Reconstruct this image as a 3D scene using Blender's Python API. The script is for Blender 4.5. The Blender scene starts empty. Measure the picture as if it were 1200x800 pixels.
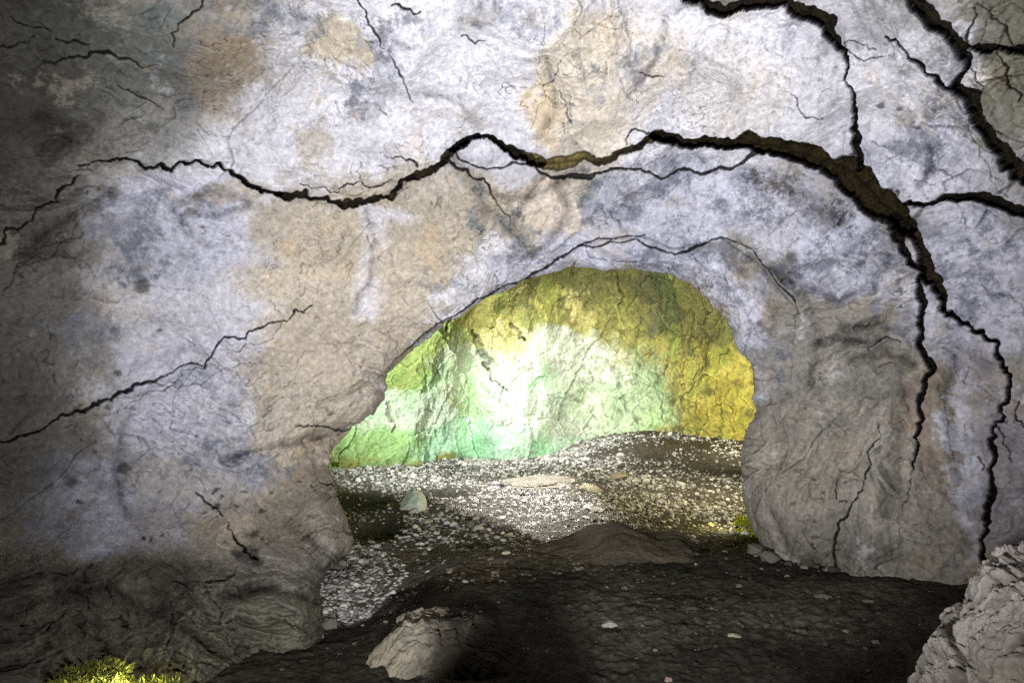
import bpy, math, random
import numpy as np
from mathutils import Vector

random.seed(5)
RNG = np.random.default_rng(11)
F4 = np.float32
scene = bpy.context.scene
COL = scene.collection

# ------------------------------------------------------------------ camera
CAM = np.array([0.0, 0.0, 1.55])
FPX = 1000.0                                   # focal length in photo pixels (photo 1200 wide)
cd = bpy.data.cameras.new('camera')
cam = bpy.data.objects.new('camera', cd)
COL.objects.link(cam)
cam.location = CAM
cam.rotation_euler = (math.radians(90), 0, 0)
cd.sensor_width = 36.0
cd.lens = 36.0 * FPX / 1200.0
cd.clip_start = 0.05
cd.clip_end = 200
scene.camera = cam

def ray(px, py):
    return (np.asarray(px, float) - 600) / FPX, (400 - np.asarray(py, float)) / FPX   # dx/dy , dz/dy

def ground(px, py, z=0.0):                     # a point of the floor seen at photo pixel
    a, b = ray(px, py)
    y = (z - CAM[2]) / b
    return a * y, y

# ------------------------------------------------------------------ noise
_P = RNG.permutation(4096).astype(np.int32)
_ang = RNG.random(4096) * 2 * np.pi
_GX = np.cos(_ang).astype(F4); _GY = np.sin(_ang).astype(F4)
_RV = RNG.random(4096).astype(F4); _RW = RNG.random(4096).astype(F4)

def _h(ix, iy, seed):
    return _P[(_P[(ix + seed * 57) & 4095] + iy * 7 + seed * 131) & 4095]

def perlin(x, y, seed=0):
    x = np.asarray(x, F4); y = np.asarray(y, F4)
    fx = np.floor(x); fy = np.floor(y)
    ix = fx.astype(np.int32); iy = fy.astype(np.int32)
    u = x - fx; v = y - fy
    su = u * u * u * (u * (u * 6 - 15) + 10); sv = v * v * v * (v * (v * 6 - 15) + 10)
    def g(dx, dy):
        k = _h(ix + dx, iy + dy, seed)
        return _GX[k] * (u - dx) + _GY[k] * (v - dy)
    a = g(0, 0); b = g(1, 0); c = g(0, 1); d = g(1, 1)
    return ((a + (b - a) * su) * (1 - sv) + (c + (d - c) * su) * sv) * F4(1.5)

def fbm(x, y, octv=4, seed=0, gain=0.5, ridged=False):
    s = 0; amp = 1.0; tot = 0
    for i in range(octv):
        n = perlin(x * 2.03 ** i, y * 2.03 ** i, seed + i * 3)
        if ridged:
            n = 1 - 2 * np.abs(n)
        s = s + n * F4(amp); tot += amp; amp *= gain
    return s / F4(tot)

def worley(x, y, seed=0, tilt=0.0):
    """F1, F2 and a per-cell tilted plane (chipped facets)"""
    x = np.asarray(x, F4); y = np.asarray(y, F4)
    fx = np.floor(x); fy = np.floor(y)
    ix = fx.astype(np.int32); iy = fy.astype(np.int32)
    f1 = np.full(x.shape, 9, F4); f2 = np.full(x.shape, 9, F4); pl = np.zeros(x.shape, F4)
    for dx in (-1, 0, 1):
        for dy in (-1, 0, 1):
            k = _h(ix + dx, iy + dy, seed)
            px = fx + dx + _RV[k]; py = fy + dy + _RW[k]
            ex = x - px; ey = y - py
            d = np.sqrt(ex * ex + ey * ey)
            p = (_GX[k] * ex + _GY[k] * ey) + (_RV[(k + 9) & 4095] - 0.5) * 0.5
            near = d < f1
            f2 = np.where(near, f1, np.minimum(f2, d))
            pl = np.where(near, p, pl)
            f1 = np.where(near, d, f1)
    return f1, f2, pl

def sstep(a, b, x):
    t = np.clip((x - a) / (b - a), 0, 1)
    return t * t * (3 - 2 * t)

def lerp(a, b, t):
    return a + (b - a) * t

# ------------------------------------------------------------------ mesh helper
def mesh_obj(name, verts, quads, col=None, mat=None, parent=None, smooth=True, tris=None):
    me = bpy.data.meshes.new(name)
    nv = len(verts)
    me.vertices.add(nv)
    me.vertices.foreach_set('co', np.ascontiguousarray(verts, F4).ravel())
    faces = quads if quads is not None else tris
    k = faces.shape[1]
    nf = len(faces)
    me.loops.add(nf * k)
    me.loops.foreach_set('vertex_index', np.ascontiguousarray(faces, np.int32).ravel())
    me.polygons.add(nf)
    me.polygons.foreach_set('loop_start', (np.arange(nf) * k).astype(np.int32))
    me.polygons.foreach_set('use_smooth', np.full(nf, smooth, bool))
    me.update(calc_edges=True)
    if col is not None:
        at = me.color_attributes.new('col', 'FLOAT_COLOR', 'POINT')
        c4 = np.ones((nv, 4), F4); c4[:, :3] = col
        at.data.foreach_set('color', c4.ravel())
    if mat is not None:
        me.materials.append(mat)
    o = bpy.data.objects.new(name, me)
    COL.objects.link(o)
    if parent is not None:
        o.parent = parent
    return o

def tag(o, label=None, cat=None, group=None, kind=None):
    if label: o['label'] = label
    if cat: o['category'] = cat
    if group: o['group'] = group
    if kind: o['kind'] = kind
    return o

# ------------------------------------------------------------------ materials
def rock_mat(name, rough=0.85, bump=0.5, fine=60.0, spec=0.3, speck=0.35, dist=0.02):
    m = bpy.data.materials.new(name); m.use_nodes = True
    nt = m.node_tree; N = nt.nodes; L = nt.links
    N.clear()
    out = N.new('ShaderNodeOutputMaterial'); bs = N.new('ShaderNodeBsdfPrincipled')
    L.new(bs.outputs[0], out.inputs[0])
    at = N.new('ShaderNodeAttribute'); at.attribute_name = 'col'
    tc = N.new('ShaderNodeTexCoord')
    n1 = N.new('ShaderNodeTexNoise'); n1.inputs['Scale'].default_value = fine
    n1.inputs['Detail'].default_value = 8; n1.inputs['Roughness'].default_value = 0.7
    L.new(tc.outputs['Object'], n1.inputs['Vector'])
    n2 = N.new('ShaderNodeTexNoise'); n2.inputs['Scale'].default_value = fine * 0.22
    n2.inputs['Detail'].default_value = 6; n2.inputs['Roughness'].default_value = 0.65
    n2.inputs['Distortion'].default_value = 0.2
    L.new(tc.outputs['Object'], n2.inputs['Vector'])
    mr = N.new('ShaderNodeMapRange'); mr.inputs[1].default_value = 0.3; mr.inputs[2].default_value = 0.7
    mr.inputs[3].default_value = 1 - speck; mr.inputs[4].default_value = 1 + speck
    L.new(n1.outputs['Fac'], mr.inputs[0])
    mx = N.new('ShaderNodeVectorMath'); mx.operation = 'SCALE'
    L.new(at.outputs['Color'], mx.inputs[0]); L.new(mr.outputs[0], mx.inputs['Scale'])
    L.new(mx.outputs[0], bs.inputs['Base Color'])
    bs.inputs['Roughness'].default_value = rough
    bs.inputs['Specular IOR Level'].default_value = spec
    ad = N.new('ShaderNodeMath'); ad.operation = 'MULTIPLY_ADD'; ad.inputs[1].default_value = 2.0
    L.new(n2.outputs['Fac'], ad.inputs[0]); L.new(n1.outputs['Fac'], ad.inputs[2])
    bp = N.new('ShaderNodeBump'); bp.inputs['Strength'].default_value = bump; bp.inputs['Distance'].default_value = dist
    L.new(ad.outputs[0], bp.inputs['Height']); L.new(bp.outputs[0], bs.inputs['Normal'])
    return m

M_wall = rock_mat('limestone', 0.92, 0.45, 34, 0.12, 0.32, 0.007)
M_chamber = rock_mat('mossy_limestone', 0.75, 0.7, 22, 0.3, 0.3, 0.03)
M_floor = rock_mat('cave_mud', 0.95, 0.6, 40, 0.05, 0.45, 0.012)
M_gravel = rock_mat('gravel_stone', 0.75, 0.3, 60, 0.3, 0.25, 0.01)
M_boulder = rock_mat('rough_rock', 0.85, 0.6, 50, 0.25, 0.3, 0.012)
M_moss = rock_mat('moss', 0.8, 0.2, 80, 0.2, 0.3, 0.01)

# ------------------------------------------------------------------ a rock shell around a room centre
class Shell:
    """Room surface: direction (azimuth t, elevation p, degrees) from the centre -> distance."""
    def __init__(s, C, A, B, Hup, Hdn, pw, bulges):
        s.C = np.array(C, float); s.A = A; s.B = B; s.Hup = Hup; s.Hdn = Hdn; s.pw = pw; s.bulges = bulges
    def dirs(s, t, p):
        t = np.radians(t); p = np.radians(p)
        return np.stack([np.sin(t) * np.cos(p), np.cos(t) * np.cos(p), np.sin(p)], -1)
    def r0(s, t, p):
        d = s.dirs(t, p)
        H = np.where(d[..., 2] > 0, s.Hup, s.Hdn)
        q = (np.abs(d[..., 0]) / s.A) ** s.pw + (np.abs(d[..., 1]) / s.B) ** s.pw + (np.abs(d[..., 2]) / H) ** s.pw
        r = q ** (-1.0 / s.pw)
        for f in s.bulges:
            r = r + f(t, p)
        return r
    def at(s, px, py):
        """photo pixel -> (t, p) on the base surface"""
        px = np.atleast_1d(np.asarray(px, float)); py = np.atleast_1d(np.asarray(py, float))
        a, b = ray(px, py)
        D = np.stack([a, np.ones_like(a), b], -1)
        ys = np.linspace(0.3, 16, 500)
        def g(y):
            P = CAM + D * y[..., None] - s.C
            R = np.linalg.norm(P, axis=-1)
            t = np.degrees(np.arctan2(P[..., 0], P[..., 1])); p = np.degrees(np.arcsin(np.clip(P[..., 2] / R, -1, 1)))
            return R - s.r0(t, p), t, p
        lo = np.full(px.shape, ys[0]); hi = np.full(px.shape, ys[-1]); found = np.zeros(px.shape, bool)
        start = max(0.3, s.C[1])
        for y0, y1 in zip(ys[:-1], ys[1:]):
            if y0 < start: continue
            v1 = g(np.full(px.shape, y1))[0]
            hit = (~found) & (v1 > 0)
            lo[hit] = y0; hi[hit] = y1; found |= hit
            if found.all(): break
        for _ in range(18):
            m = (lo + hi) / 2; v = g(m)[0]
            hi = np.where(v > 0, m, hi); lo = np.where(v > 0, lo, m)
        _, t, p = g((lo + hi) / 2)
        return t, p

class Grid:
    """structured grid in (t, p); fields are evaluated in windows"""
    def __init__(g, shell, tc, pc):
        g.s = shell; g.tc = tc.astype(float); g.pc = pc.astype(float)
        g.T, g.Pp = np.meshgrid(g.tc, g.pc)
        g.T = g.T.astype(F4); g.Pp = g.Pp.astype(F4)
        g.shape = g.T.shape
        g.wx = np.zeros(g.shape, F4); g.wy = np.zeros(g.shape, F4)
    def win(g, t0, t1, p0, p1):
        i0, i1 = np.searchsorted(g.tc, [t0, t1]); j0, j1 = np.searchsorted(g.pc, [p0, p1])
        return slice(j0, j1), slice(i0, i1)
    def line(g, pts, jag=0.35, seed=0, far=6.0, warp=1.0):
        """pts [(px,py,w_px)] -> (window list) per-vertex best d (deg) and half width (deg)"""
        pts = [(p + (3,) if len(p) == 2 else p) for p in pts]
        pts = np.array(pts, float)
        t, p = g.s.at(pts[:, 0], pts[:, 1])
        t2, _ = g.s.at(pts[:, 0] + 5, pts[:, 1])
        sc = np.abs(t2 - t) / 5.0                     # degrees per pixel
        w = pts[:, 2] * np.where(pts[:, 2] > 6, 0.78, 0.95) * sc * 0.5
        rs = np.random.default_rng(seed + 100)
        # subdivide with midpoint jitter
        P = np.stack([t, p, w], 1)
        for it in range(3):
            Q = [P[0]]
            for a, b in zip(P[:-1], P[1:]):
                L = math.hypot(b[0] - a[0], b[1] - a[1])
                if L > 0.35:
                    m = (a + b) / 2
                    n = np.array([-(b[1] - a[1]), b[0] - a[0]]) / L
                    m[:2] += n * rs.normal() * L * jag * 0.24
                    m[2] *= 1 + rs.normal() * (0.16 if m[2] < 0.3 else 0.07)
                    Q.append(m)
                Q.append(b)
            P = np.array(Q)
        D = np.full(g.shape, 99, F4); W = np.full(g.shape, 0.05, F4)
        for a, b in zip(P[:-1], P[1:]):
            wm = max(abs(a[2]), abs(b[2])); pad = wm * far + 0.5
            sl = g.win(min(a[0], b[0]) - pad, max(a[0], b[0]) + pad, min(a[1], b[1]) - pad, max(a[1], b[1]) + pad)
            X = g.T[sl] + g.wx[sl] * warp; Y = g.Pp[sl] + g.wy[sl] * warp
            if X.size == 0: continue
            dx, dy = b[0] - a[0], b[1] - a[1]; LL = dx * dx + dy * dy + 1e-9
            k = np.clip(((X - a[0]) * dx + (Y - a[1]) * dy) / LL, 0, 1)
            d = np.hypot(X - a[0] - k * dx, Y - a[1] - k * dy)
            w_ = np.maximum(a[2] + (b[2] - a[2]) * k, 0.02)
            cur = D[sl]; curW = W[sl]
            better = (d / w_) < (cur / curW)
            D[sl] = np.where(better, d, cur); W[sl] = np.where(better, w_, curW)
        return D, W
    def blob(g, px, py, rx, ry, soft=0.5, rot=0, warp=1.0):
        t, p = g.s.at([px, px + 6, px], [py, py, py + 6])
        sx = abs(t[1] - t[0]) / 6; sy = abs(p[2] - p[0]) / 6
        rx = rx * sx; ry = ry * sy
        R = max(rx, ry) * (1 + soft) + 3
        sl = g.win(t[0] - R, t[0] + R, p[0] - R, p[0] + R)
        X = g.T[sl] + g.bx[sl] * warp - t[0]; Y = g.Pp[sl] + g.by[sl] * warp - p[0]
        c, s_ = math.cos(math.radians(rot)), math.sin(math.radians(rot))
        u = (X * c + Y * s_) / rx; v = (-X * s_ + Y * c) / ry
        q = np.sqrt(u * u + v * v)
        return sl, 1 - sstep(1 - soft * 0.5, 1 + soft * 0.5, q)
    def paint(g, c, px, py, rx, ry, a=1.0, soft=0.45, rot=0, warp=1.0, mod=None):
        sl, m = g.blob(px, py, rx, ry, soft, rot, warp)
        m = m * a
        if mod is not None: m = m * mod[sl]
        g.C[sl] += (np.array(c, F4) - g.C[sl]) * m[..., None].astype(F4)

def axis(lo, hi, step, outlo, outhi, grow=1.12):
    core = np.arange(lo, hi, step)
    a = [lo]; s = step
    while a[-1] > outlo:
        s = min(s * grow, 2.5); a.append(a[-1] - s)
    b = [core[-1]]; s = step
    while b[-1] < outhi:
        s = min(s * grow, 2.5); b.append(b[-1] + s)
    return np.concatenate([np.array(a[1:])[::-1], core, np.array(b[1:])])

def poly_inside_dist(g, poly, band):
    """signed distance (deg, >0 inside) + nearest point, only near/inside the polygon"""
    D = np.full(g.shape, 99, F4); NX = g.T.copy(); NY = g.Pp.copy()
    n = len(poly)
    x0, y0 = poly.min(0) - band; x1, y1 = poly.max(0) + band
    sl = g.win(x0, x1, y0, y1)
    X = g.T[sl]; Y = g.Pp[sl]
    d_ = np.full(X.shape, 99, F4); nx = X.copy(); ny = Y.copy(); ins = np.zeros(X.shape, bool)
    for i in range(n):
        a = poly[i]; b = poly[(i + 1) % n]
        dx, dy = b - a; LL = dx * dx + dy * dy + 1e-12
        k = np.clip(((X - a[0]) * dx + (Y - a[1]) * dy) / LL, 0, 1)
        qx = a[0] + k * dx; qy = a[1] + k * dy
        d = np.hypot(X - qx, Y - qy)
        m = d < d_
        d_ = np.where(m, d, d_); nx = np.where(m, qx, nx); ny = np.where(m, qy, ny)
        cond = ((a[1] > Y) != (b[1] > Y)) & (X < (b[0] - a[0]) * (Y - a[1]) / (b[1] - a[1] + 1e-12) + a[0])
        ins ^= cond
    D[sl] = np.where(ins, d_, -d_); NX[sl] = nx; NY[sl] = ny
    D = np.where(D > 90, -99, D)
    return D, NX, NY

def jag_poly(P, rs, amp=0.25, it=3, minL=0.3):
    P = np.array(P, float)
    for _ in range(it):
        Q = []
        n = len(P)
        for i in range(n):
            a = P[i]; b = P[(i + 1) % n]; Q.append(a)
            L = np.hypot(*(b - a))
            if L > minL:
                nn = np.array([-(b - a)[1], (b - a)[0]]) / L
                Q.append((a + b) / 2 + nn * rs.normal() * min(L, 1.5) * amp * 0.3)
        P = np.array(Q)
    return P

# ================================================================== FRONT WALL AND CEILING
def b_lower_left(t, p):
    return -1.75 * sstep(-6, -27, p) * sstep(-7, -17, t) - 0.45 * sstep(-20, -30, t) * sstep(-10, -27, p)
def b_left_side(t, p):
    return -0.35 * np.exp(-(((t + 32) / 12) ** 2 + ((p + 4) / 10) ** 2))
def b_pillar(t, p):
    return -0.30 * np.exp(-(((t - 27) / 8) ** 2 + ((p + 10) / 16) ** 2))
def b_overhang(t, p):
    return -0.25 * sstep(4, 24, p)
def b_right_top(t, p):
    return -0.35 * sstep(34, 44, t) * sstep(2, 20, p)

hall = Shell((0.0, 1.0, 1.5), 4.4, 5.0, 2.9, 14.0, 2.6, [b_lower_left, b_left_side, b_pillar, b_overhang, b_right_top])
STEP = 0.062
G = Grid(hall, axis(-41, 41, STEP, -150, 150), axis(-27, 31, STEP, -60, 85))
mx_ = G.T * F4(0.087); my_ = G.Pp * F4(0.087)        # ~metres along the surface
G.wx = (fbm(G.T * 0.9, G.Pp * 0.9, 5, 21, 0.6) * 0.17).astype(F4)
G.wy = (fbm(G.T * 0.9, G.Pp * 0.9, 5, 41, 0.6) * 0.17).astype(F4)
G.bx = (fbm(G.T * 0.25, G.Pp * 0.25, 7, 61, 0.72) * 3.6).astype(F4)
G.by = (fbm(G.T * 0.25, G.Pp * 0.25, 7, 81, 0.72) * 3.6).astype(F4)
print('grid', G.shape)

# --- albedo
n_mid = fbm(mx_ * 3, my_ * 3, 5, 3, 0.6)
n_fin = fbm(mx_ * 14 + G.wx, my_ * 14 + G.wy, 4, 9, 0.65)
WHITE = (0.64, 0.63, 0.67); LAV = (0.49, 0.495, 0.575); CREAM = (0.60, 0.54, 0.44); TAN = (0.44, 0.39, 0.31)
OCH = (0.33, 0.26, 0.15); GREY = (0.22, 0.215, 0.20); DGREY = (0.10, 0.10, 0.09); BLUE = (0.25, 0.265, 0.31)
BROWN = (0.036, 0.026, 0.014); DARK = (0.012, 0.010, 0.008); GREEN = (0.22, 0.26, 0.15)
G.C = np.empty(G.shape + (3,), F4); G.C[:] = (0.30, 0.275, 0.235)
p_ = G.paint
# broad fields
p_(WHITE, 620, 60, 300, 150, 0.95); p_(WHITE, 860, 80, 190, 130, 0.95); p_(WHITE, 380, 170, 170, 65, 0.9)
p_(WHITE, 1060, 130, 110, 130, 0.9); p_(LAV, 1100, 200, 110, 60, 0.5); p_(LAV, 1150, 330, 90, 100, 0.85)
p_(TAN, 460, 360, 180, 150, 0.95); p_(TAN, 600, 260, 100, 70, 0.7); p_(TAN, 500, 240, 130, 50, 0.7)
p_(WHITE, 190, 330, 120, 200, 0.75); p_(LAV, 200, 270, 95, 75, 0.8); p_(LAV, 235, 480, 110, 120, 0.6)
p_(LAV, 90, 590, 70, 60, 0.75); p_(LAV, 170, 590, 90, 55, 0.5); p_(TAN, 100, 320, 60, 60, 0.3)
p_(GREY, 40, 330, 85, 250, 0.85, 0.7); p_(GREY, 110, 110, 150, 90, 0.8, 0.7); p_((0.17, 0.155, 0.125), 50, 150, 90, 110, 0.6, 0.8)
p_((0.12, 0.12, 0.105), 70, 60, 190, 90, 0.85, 0.9); p_((0.13, 0.12, 0.105), 10, 330, 80, 300, 0.75, 0.9); p_((0.05, 0.048, 0.04), 0, 60, 110, 160, 0.7, 1.2)  # dark patches paint the light falling off at the left and top left
p_(TAN, 340, 440, 60, 40, 0.6); p_(TAN, 330, 480, 45, 70, 0.8); p_(CREAM, 340, 330, 70, 30, 0.45)
p_((0.33, 0.27, 0.19), 350, 590, 60, 60, 0.7); p_(TAN, 190, 560, 50, 30, 0.5); p_(TAN, 280, 595, 50, 45, 0.5)
p_((0.24, 0.20, 0.14), 265, 75, 38, 70, 0.7, 0.9); p_((0.22, 0.17, 0.11), 275, 70, 20, 45, 0.6, 1.0); p_((0.42, 0.36, 0.25), 392, 52, 40, 42, 0.85)
p_((0.40, 0.34, 0.25), 365, 160, 28, 35, 0.6); p_(OCH, 262, 232, 45, 16, 0.5, rot=15)
p_(CREAM, 680, 110, 62, 95, 0.95); p_(CREAM, 740, 70, 60, 60, 0.6); p_((0.62, 0.5, 0.33), 640, 135, 18, 45, 0.5)
p_((0.62, 0.55, 0.46), 640, 245, 36, 32, 0.9); p_(CREAM, 860, 110, 70, 50, 0.3)
# lip of the arch and the lavender lobes
for a in [(470, 455, 22, 12, -40), (500, 420, 40, 12, -42), (545, 375, 60, 14, -38), (600, 340, 60, 15, -28), (560, 325, 60, 22, -40), (620, 300, 50, 20, -45),
          (670, 290, 50, 22, -25), (700, 297, 90, 16, 0), (800, 300, 60, 30, 25), (870, 380, 26, 60, 20), (890, 440, 18, 60, 5), (850, 340, 40, 24, 40)]:
    p_(LAV if a[0] > 600 else WHITE, a[0], a[1], a[2], a[3], 0.8, 0.7, rot=-a[4] if a[4] < 20 and a[2] > a[3] else -a[4])
p_(LAV, 790, 235, 110, 48, 0.85); p_(LAV, 930, 240, 110, 60, 0.75); p_(LAV, 988, 300, 56, 52, 0.9, 0.15, warp=0.5); p_(LAV, 1055, 330, 25, 60, 0.7)
p_(LAV, 580, 200, 50, 22, 0.6)
# pillar greys
p_((0.22, 0.205, 0.185), 960, 440, 75, 90, 0.85); p_((0.27, 0.25, 0.215), 980, 560, 110, 130, 0.95); p_((0.25, 0.225, 0.185), 930, 560, 60, 100, 0.5)
p_((0.16, 0.15, 0.135), 1040, 400, 40, 45, 0.5); p_((0.28, 0.25, 0.22), 1090, 580, 40, 90, 0.6); p_(LAV, 1130, 520, 16, 130, 0.8, rot=4)
p_((0.36, 0.33, 0.38), 1180, 560, 40, 110, 0.7); p_((0.26, 0.18, 0.13), 1085, 480, 18, 70, 0.45); p_((0.3, 0.26, 0.26), 1145, 440, 30, 40, 0.6)
# blue-grey stains
for a in [(160, 290, 28, 35), (125, 275, 20, 18), (180, 245, 60, 16), (100, 370, 28, 22), (690, 232, 16, 18), (720, 225, 40, 28), (770, 205, 30, 16),
          (1010, 300, 12, 20), (1040, 215, 10, 25), (570, 265, 8, 34), (610, 262, 8, 28), (800, 290, 50, 18), (860, 300, 30, 10), (330, 15, 60, 20), (600, 10, 60, 18),
          (430, 70, 12, 50), (450, 100, 10, 60), (700, 100, 14, 14), (760, 70, 26, 18), (1075, 175, 14, 22), (1085, 185, 22, 10), (530, 330, 20, 8), (255, 540, 28, 12), (300, 545, 40, 12), (230, 450, 34, 9), (1130, 140, 14, 60)]:
    p_(BLUE, *a, 0.5, 0.9, warp=1.3)
blotch = sstep(-0.12, 0.22, fbm(mx_ * 5, my_ * 5, 7, 801, 0.8))
def stain_or_shade(c, px, py, rx, ry, a=0.8, rot=0):
    G.paint(c, px, py, rx, ry, a, 0.9, rot, 1.3, mod=blotch)
SB = (0.14, 0.15, 0.18); SG = (0.13, 0.155, 0.14)
for a in [(165, 290, 45, 45), (165, 325, 20, 10), (120, 378, 45, 22), (200, 250, 70, 18), (330, 12, 80, 22), (460, 20, 40, 20), (590, 8, 50, 20), (690, 230, 22, 22), (730, 232, 60, 28), (800, 215, 80, 25),
          (880, 230, 60, 40), (980, 280, 60, 40), (940, 330, 30, 30), (1010, 305, 14, 22), (1045, 320, 22, 50), (790, 290, 60, 14), (850, 320, 60, 22), (900, 400, 16, 60), (1130, 330, 60, 70), (1180, 280, 50, 50), (1060, 130, 30, 40),
          (1090, 190, 40, 18), (1110, 130, 24, 60), (560, 340, 60, 14, 0.7, -40), (600, 290, 40, 14, 0.7, -50), (250, 490, 60, 60, 0.4), (120, 560, 70, 30, 0.5), (260, 590, 60, 40, 0.4), (430, 90, 12, 70), (700, 75, 20, 14), (760, 65, 30, 12), (665, 150, 10, 30),
          (975, 45, 60, 30, 0.5), (1160, 420, 40, 40, 0.6), (1180, 520, 30, 60, 0.5), (240, 540, 60, 14, 0.7), (320, 545, 50, 14, 0.7), (210, 20, 60, 30, 0.6), (200, 90, 40, 40, 0.4)]:
    stain_or_shade(SB, *a)
for a in [(680, 235, 18, 26), (610, 255, 10, 24, 0.9, 30), (575, 262, 8, 24, 0.8, 25), (860, 395, 16, 40, 0.4), (135, 30, 80, 30), (840, 60, 60, 30, 0.3), (1075, 60, 30, 40, 0.5)]:
    stain_or_shade(SG, *a)
p_((0.15, 0.15, 0.115), 1180, 25, 50, 60, 0.85, 0.5); p_((0.17, 0.165, 0.125), 1185, 120, 42, 60, 0.85, 0.5); p_((0.26, 0.26, 0.25), 1040, 20, 60, 30, 0.4)
p_((0.05, 0.05, 0.035), 850, 2, 55, 12, 0.8, 0.8)
stain_or_shade((0.05, 0.045, 0.035), 1000, 235, 22, 40, 0.9, 20); stain_or_shade((0.09, 0.07, 0.05), 925, 208, 40, 16, 0.8, 20)  # the first blotch paints a fuzzy shadow beside the wide fissure
p_((0.15, 0.145, 0.13), 1000, 395, 60, 12, 0.6, 0.8, -10); p_((0.13, 0.125, 0.11), 1040, 450, 50, 20, 0.5, 0.8); p_((0.14, 0.13, 0.12), 960, 460, 60, 14, 0.5, 0.8)
p_((0.12, 0.11, 0.095), 985, 640, 60, 30, 0.6, 0.8); p_((0.12, 0.115, 0.10), 940, 500, 50, 18, 0.4, 0.8)
p_(TAN, 430, 520, 30, 10, 0.4)
for a in [(432, 255, 14, 20, 0), (440, 290, 12, 30, -15), (430, 340, 20, 20, 20), (425, 360, 16, 10, 0), (290, 480, 8, 22, 0), (445, 250, 30, 8, 0), (470, 258, 18, 8, 0)]:
    p_(WHITE, a[0], a[1], a[2], a[3], 0.6, 1.2, a[4], 0.5)
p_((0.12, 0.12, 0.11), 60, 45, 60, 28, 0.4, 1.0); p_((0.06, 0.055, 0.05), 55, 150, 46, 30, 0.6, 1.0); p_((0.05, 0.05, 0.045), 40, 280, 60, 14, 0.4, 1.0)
# grey blotches over the fine scale
m = sstep(0.12, 0.5, n_mid) * 0.30
G.C = lerp(G.C, G.C * np.array((0.62, 0.64, 0.68), F4), m[..., None])
# lighter mineral film / darker earth patches (mid scale)
mm = fbm(mx_ * 1.1 + 7, my_ * 1.1, 6, 201, 0.62)
G.C *= (1 + 0.22 * mm + 0.16 * n_fin)[..., None]
ww = sstep(0.1, 0.45, fbm(mx_ * 2.2, my_ * 2.2 + 9, 6, 231, 0.65))
G.C = lerp(G.C, G.C * np.array((1.12, 0.98, 0.78), F4), (ww * 0.5)[..., None])
film = fbm(mx_ * 2.6 + 3, my_ * 2.6, 7, 261, 0.75)
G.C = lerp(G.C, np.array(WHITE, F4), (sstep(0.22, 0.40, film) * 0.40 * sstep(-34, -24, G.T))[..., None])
G.C = lerp(G.C, np.array(TAN, F4) * 0.85, (sstep(0.2, 0.34, fbm(mx_ * 2.0 + 13, my_ * 2.3, 7, 281, 0.75)) * 0.4)[..., None])
mould = sstep(0.18, 0.42, fbm(mx_ * 5 + 3, my_ * 4, 7, 291, 0.8)) * sstep(-0.05, 0.3, fbm(mx_ * 0.9 + 3, my_ * 0.9, 3, 296))
G.C = lerp(G.C, np.array((0.11, 0.12, 0.14), F4), (mould * 0.65)[..., None])
dots = (1 - sstep(0.10, 0.2, worley(mx_ * 14, my_ * 14, 18)[0])) * sstep(0.1, 0.3, fbm(mx_ * 1.3, my_ * 1.3 + 8, 4, 299))
G.C = lerp(G.C, np.array((0.08, 0.08, 0.09), F4), (dots * 0.25)[..., None])
# dark base of the wall, lower left: grey-green rock
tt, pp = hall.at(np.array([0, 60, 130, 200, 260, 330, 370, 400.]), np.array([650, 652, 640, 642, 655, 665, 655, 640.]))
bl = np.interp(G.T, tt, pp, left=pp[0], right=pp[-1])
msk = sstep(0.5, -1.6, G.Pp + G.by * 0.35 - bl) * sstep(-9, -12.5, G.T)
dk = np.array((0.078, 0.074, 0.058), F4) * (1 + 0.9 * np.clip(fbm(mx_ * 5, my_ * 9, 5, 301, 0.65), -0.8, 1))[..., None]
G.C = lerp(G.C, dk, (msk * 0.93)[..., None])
p_((0.13, 0.12, 0.09), 200, 760, 180, 45, 0.6, 1.0); p_((0.16, 0.15, 0.12), 350, 610, 50, 45, 0.5, 0.8); p_((0.17, 0.16, 0.13), 365, 690, 40, 40, 0.6, 0.8)
p_((0.20, 0.19, 0.165), 360, 620, 45, 50, 0.5, 0.8)
# small dark spots
for a in [(298, 624, 5), (307, 600, 4), (316, 574, 4), (308, 632, 3), (195, 622, 3), (168, 628, 3), (252, 594, 5), (240, 600, 2), (168, 628, 2), (87, 565, 9), (98, 590, 4), (290, 650, 14), (302, 658, 8),
          (278, 645, 8), (135, 440, 5), (20, 325, 4), (188, 385, 4), (124, 475, 4), (250, 575, 4), (165, 335, 10), (1010, 305, 6), (893, 375, 5), (1075, 150, 3), (1055, 125, 4), (1030, 120, 4), (347, 565, 3), (148, 548, 8), (258, 585, 3), (177, 630, 4), (282, 575, 3), (276, 592, 3)]:
    p_((0.04, 0.04, 0.04), a[0], a[1], a[2], a[2] * 0.8, 0.75, 0.8, warp=0.25)

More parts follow.
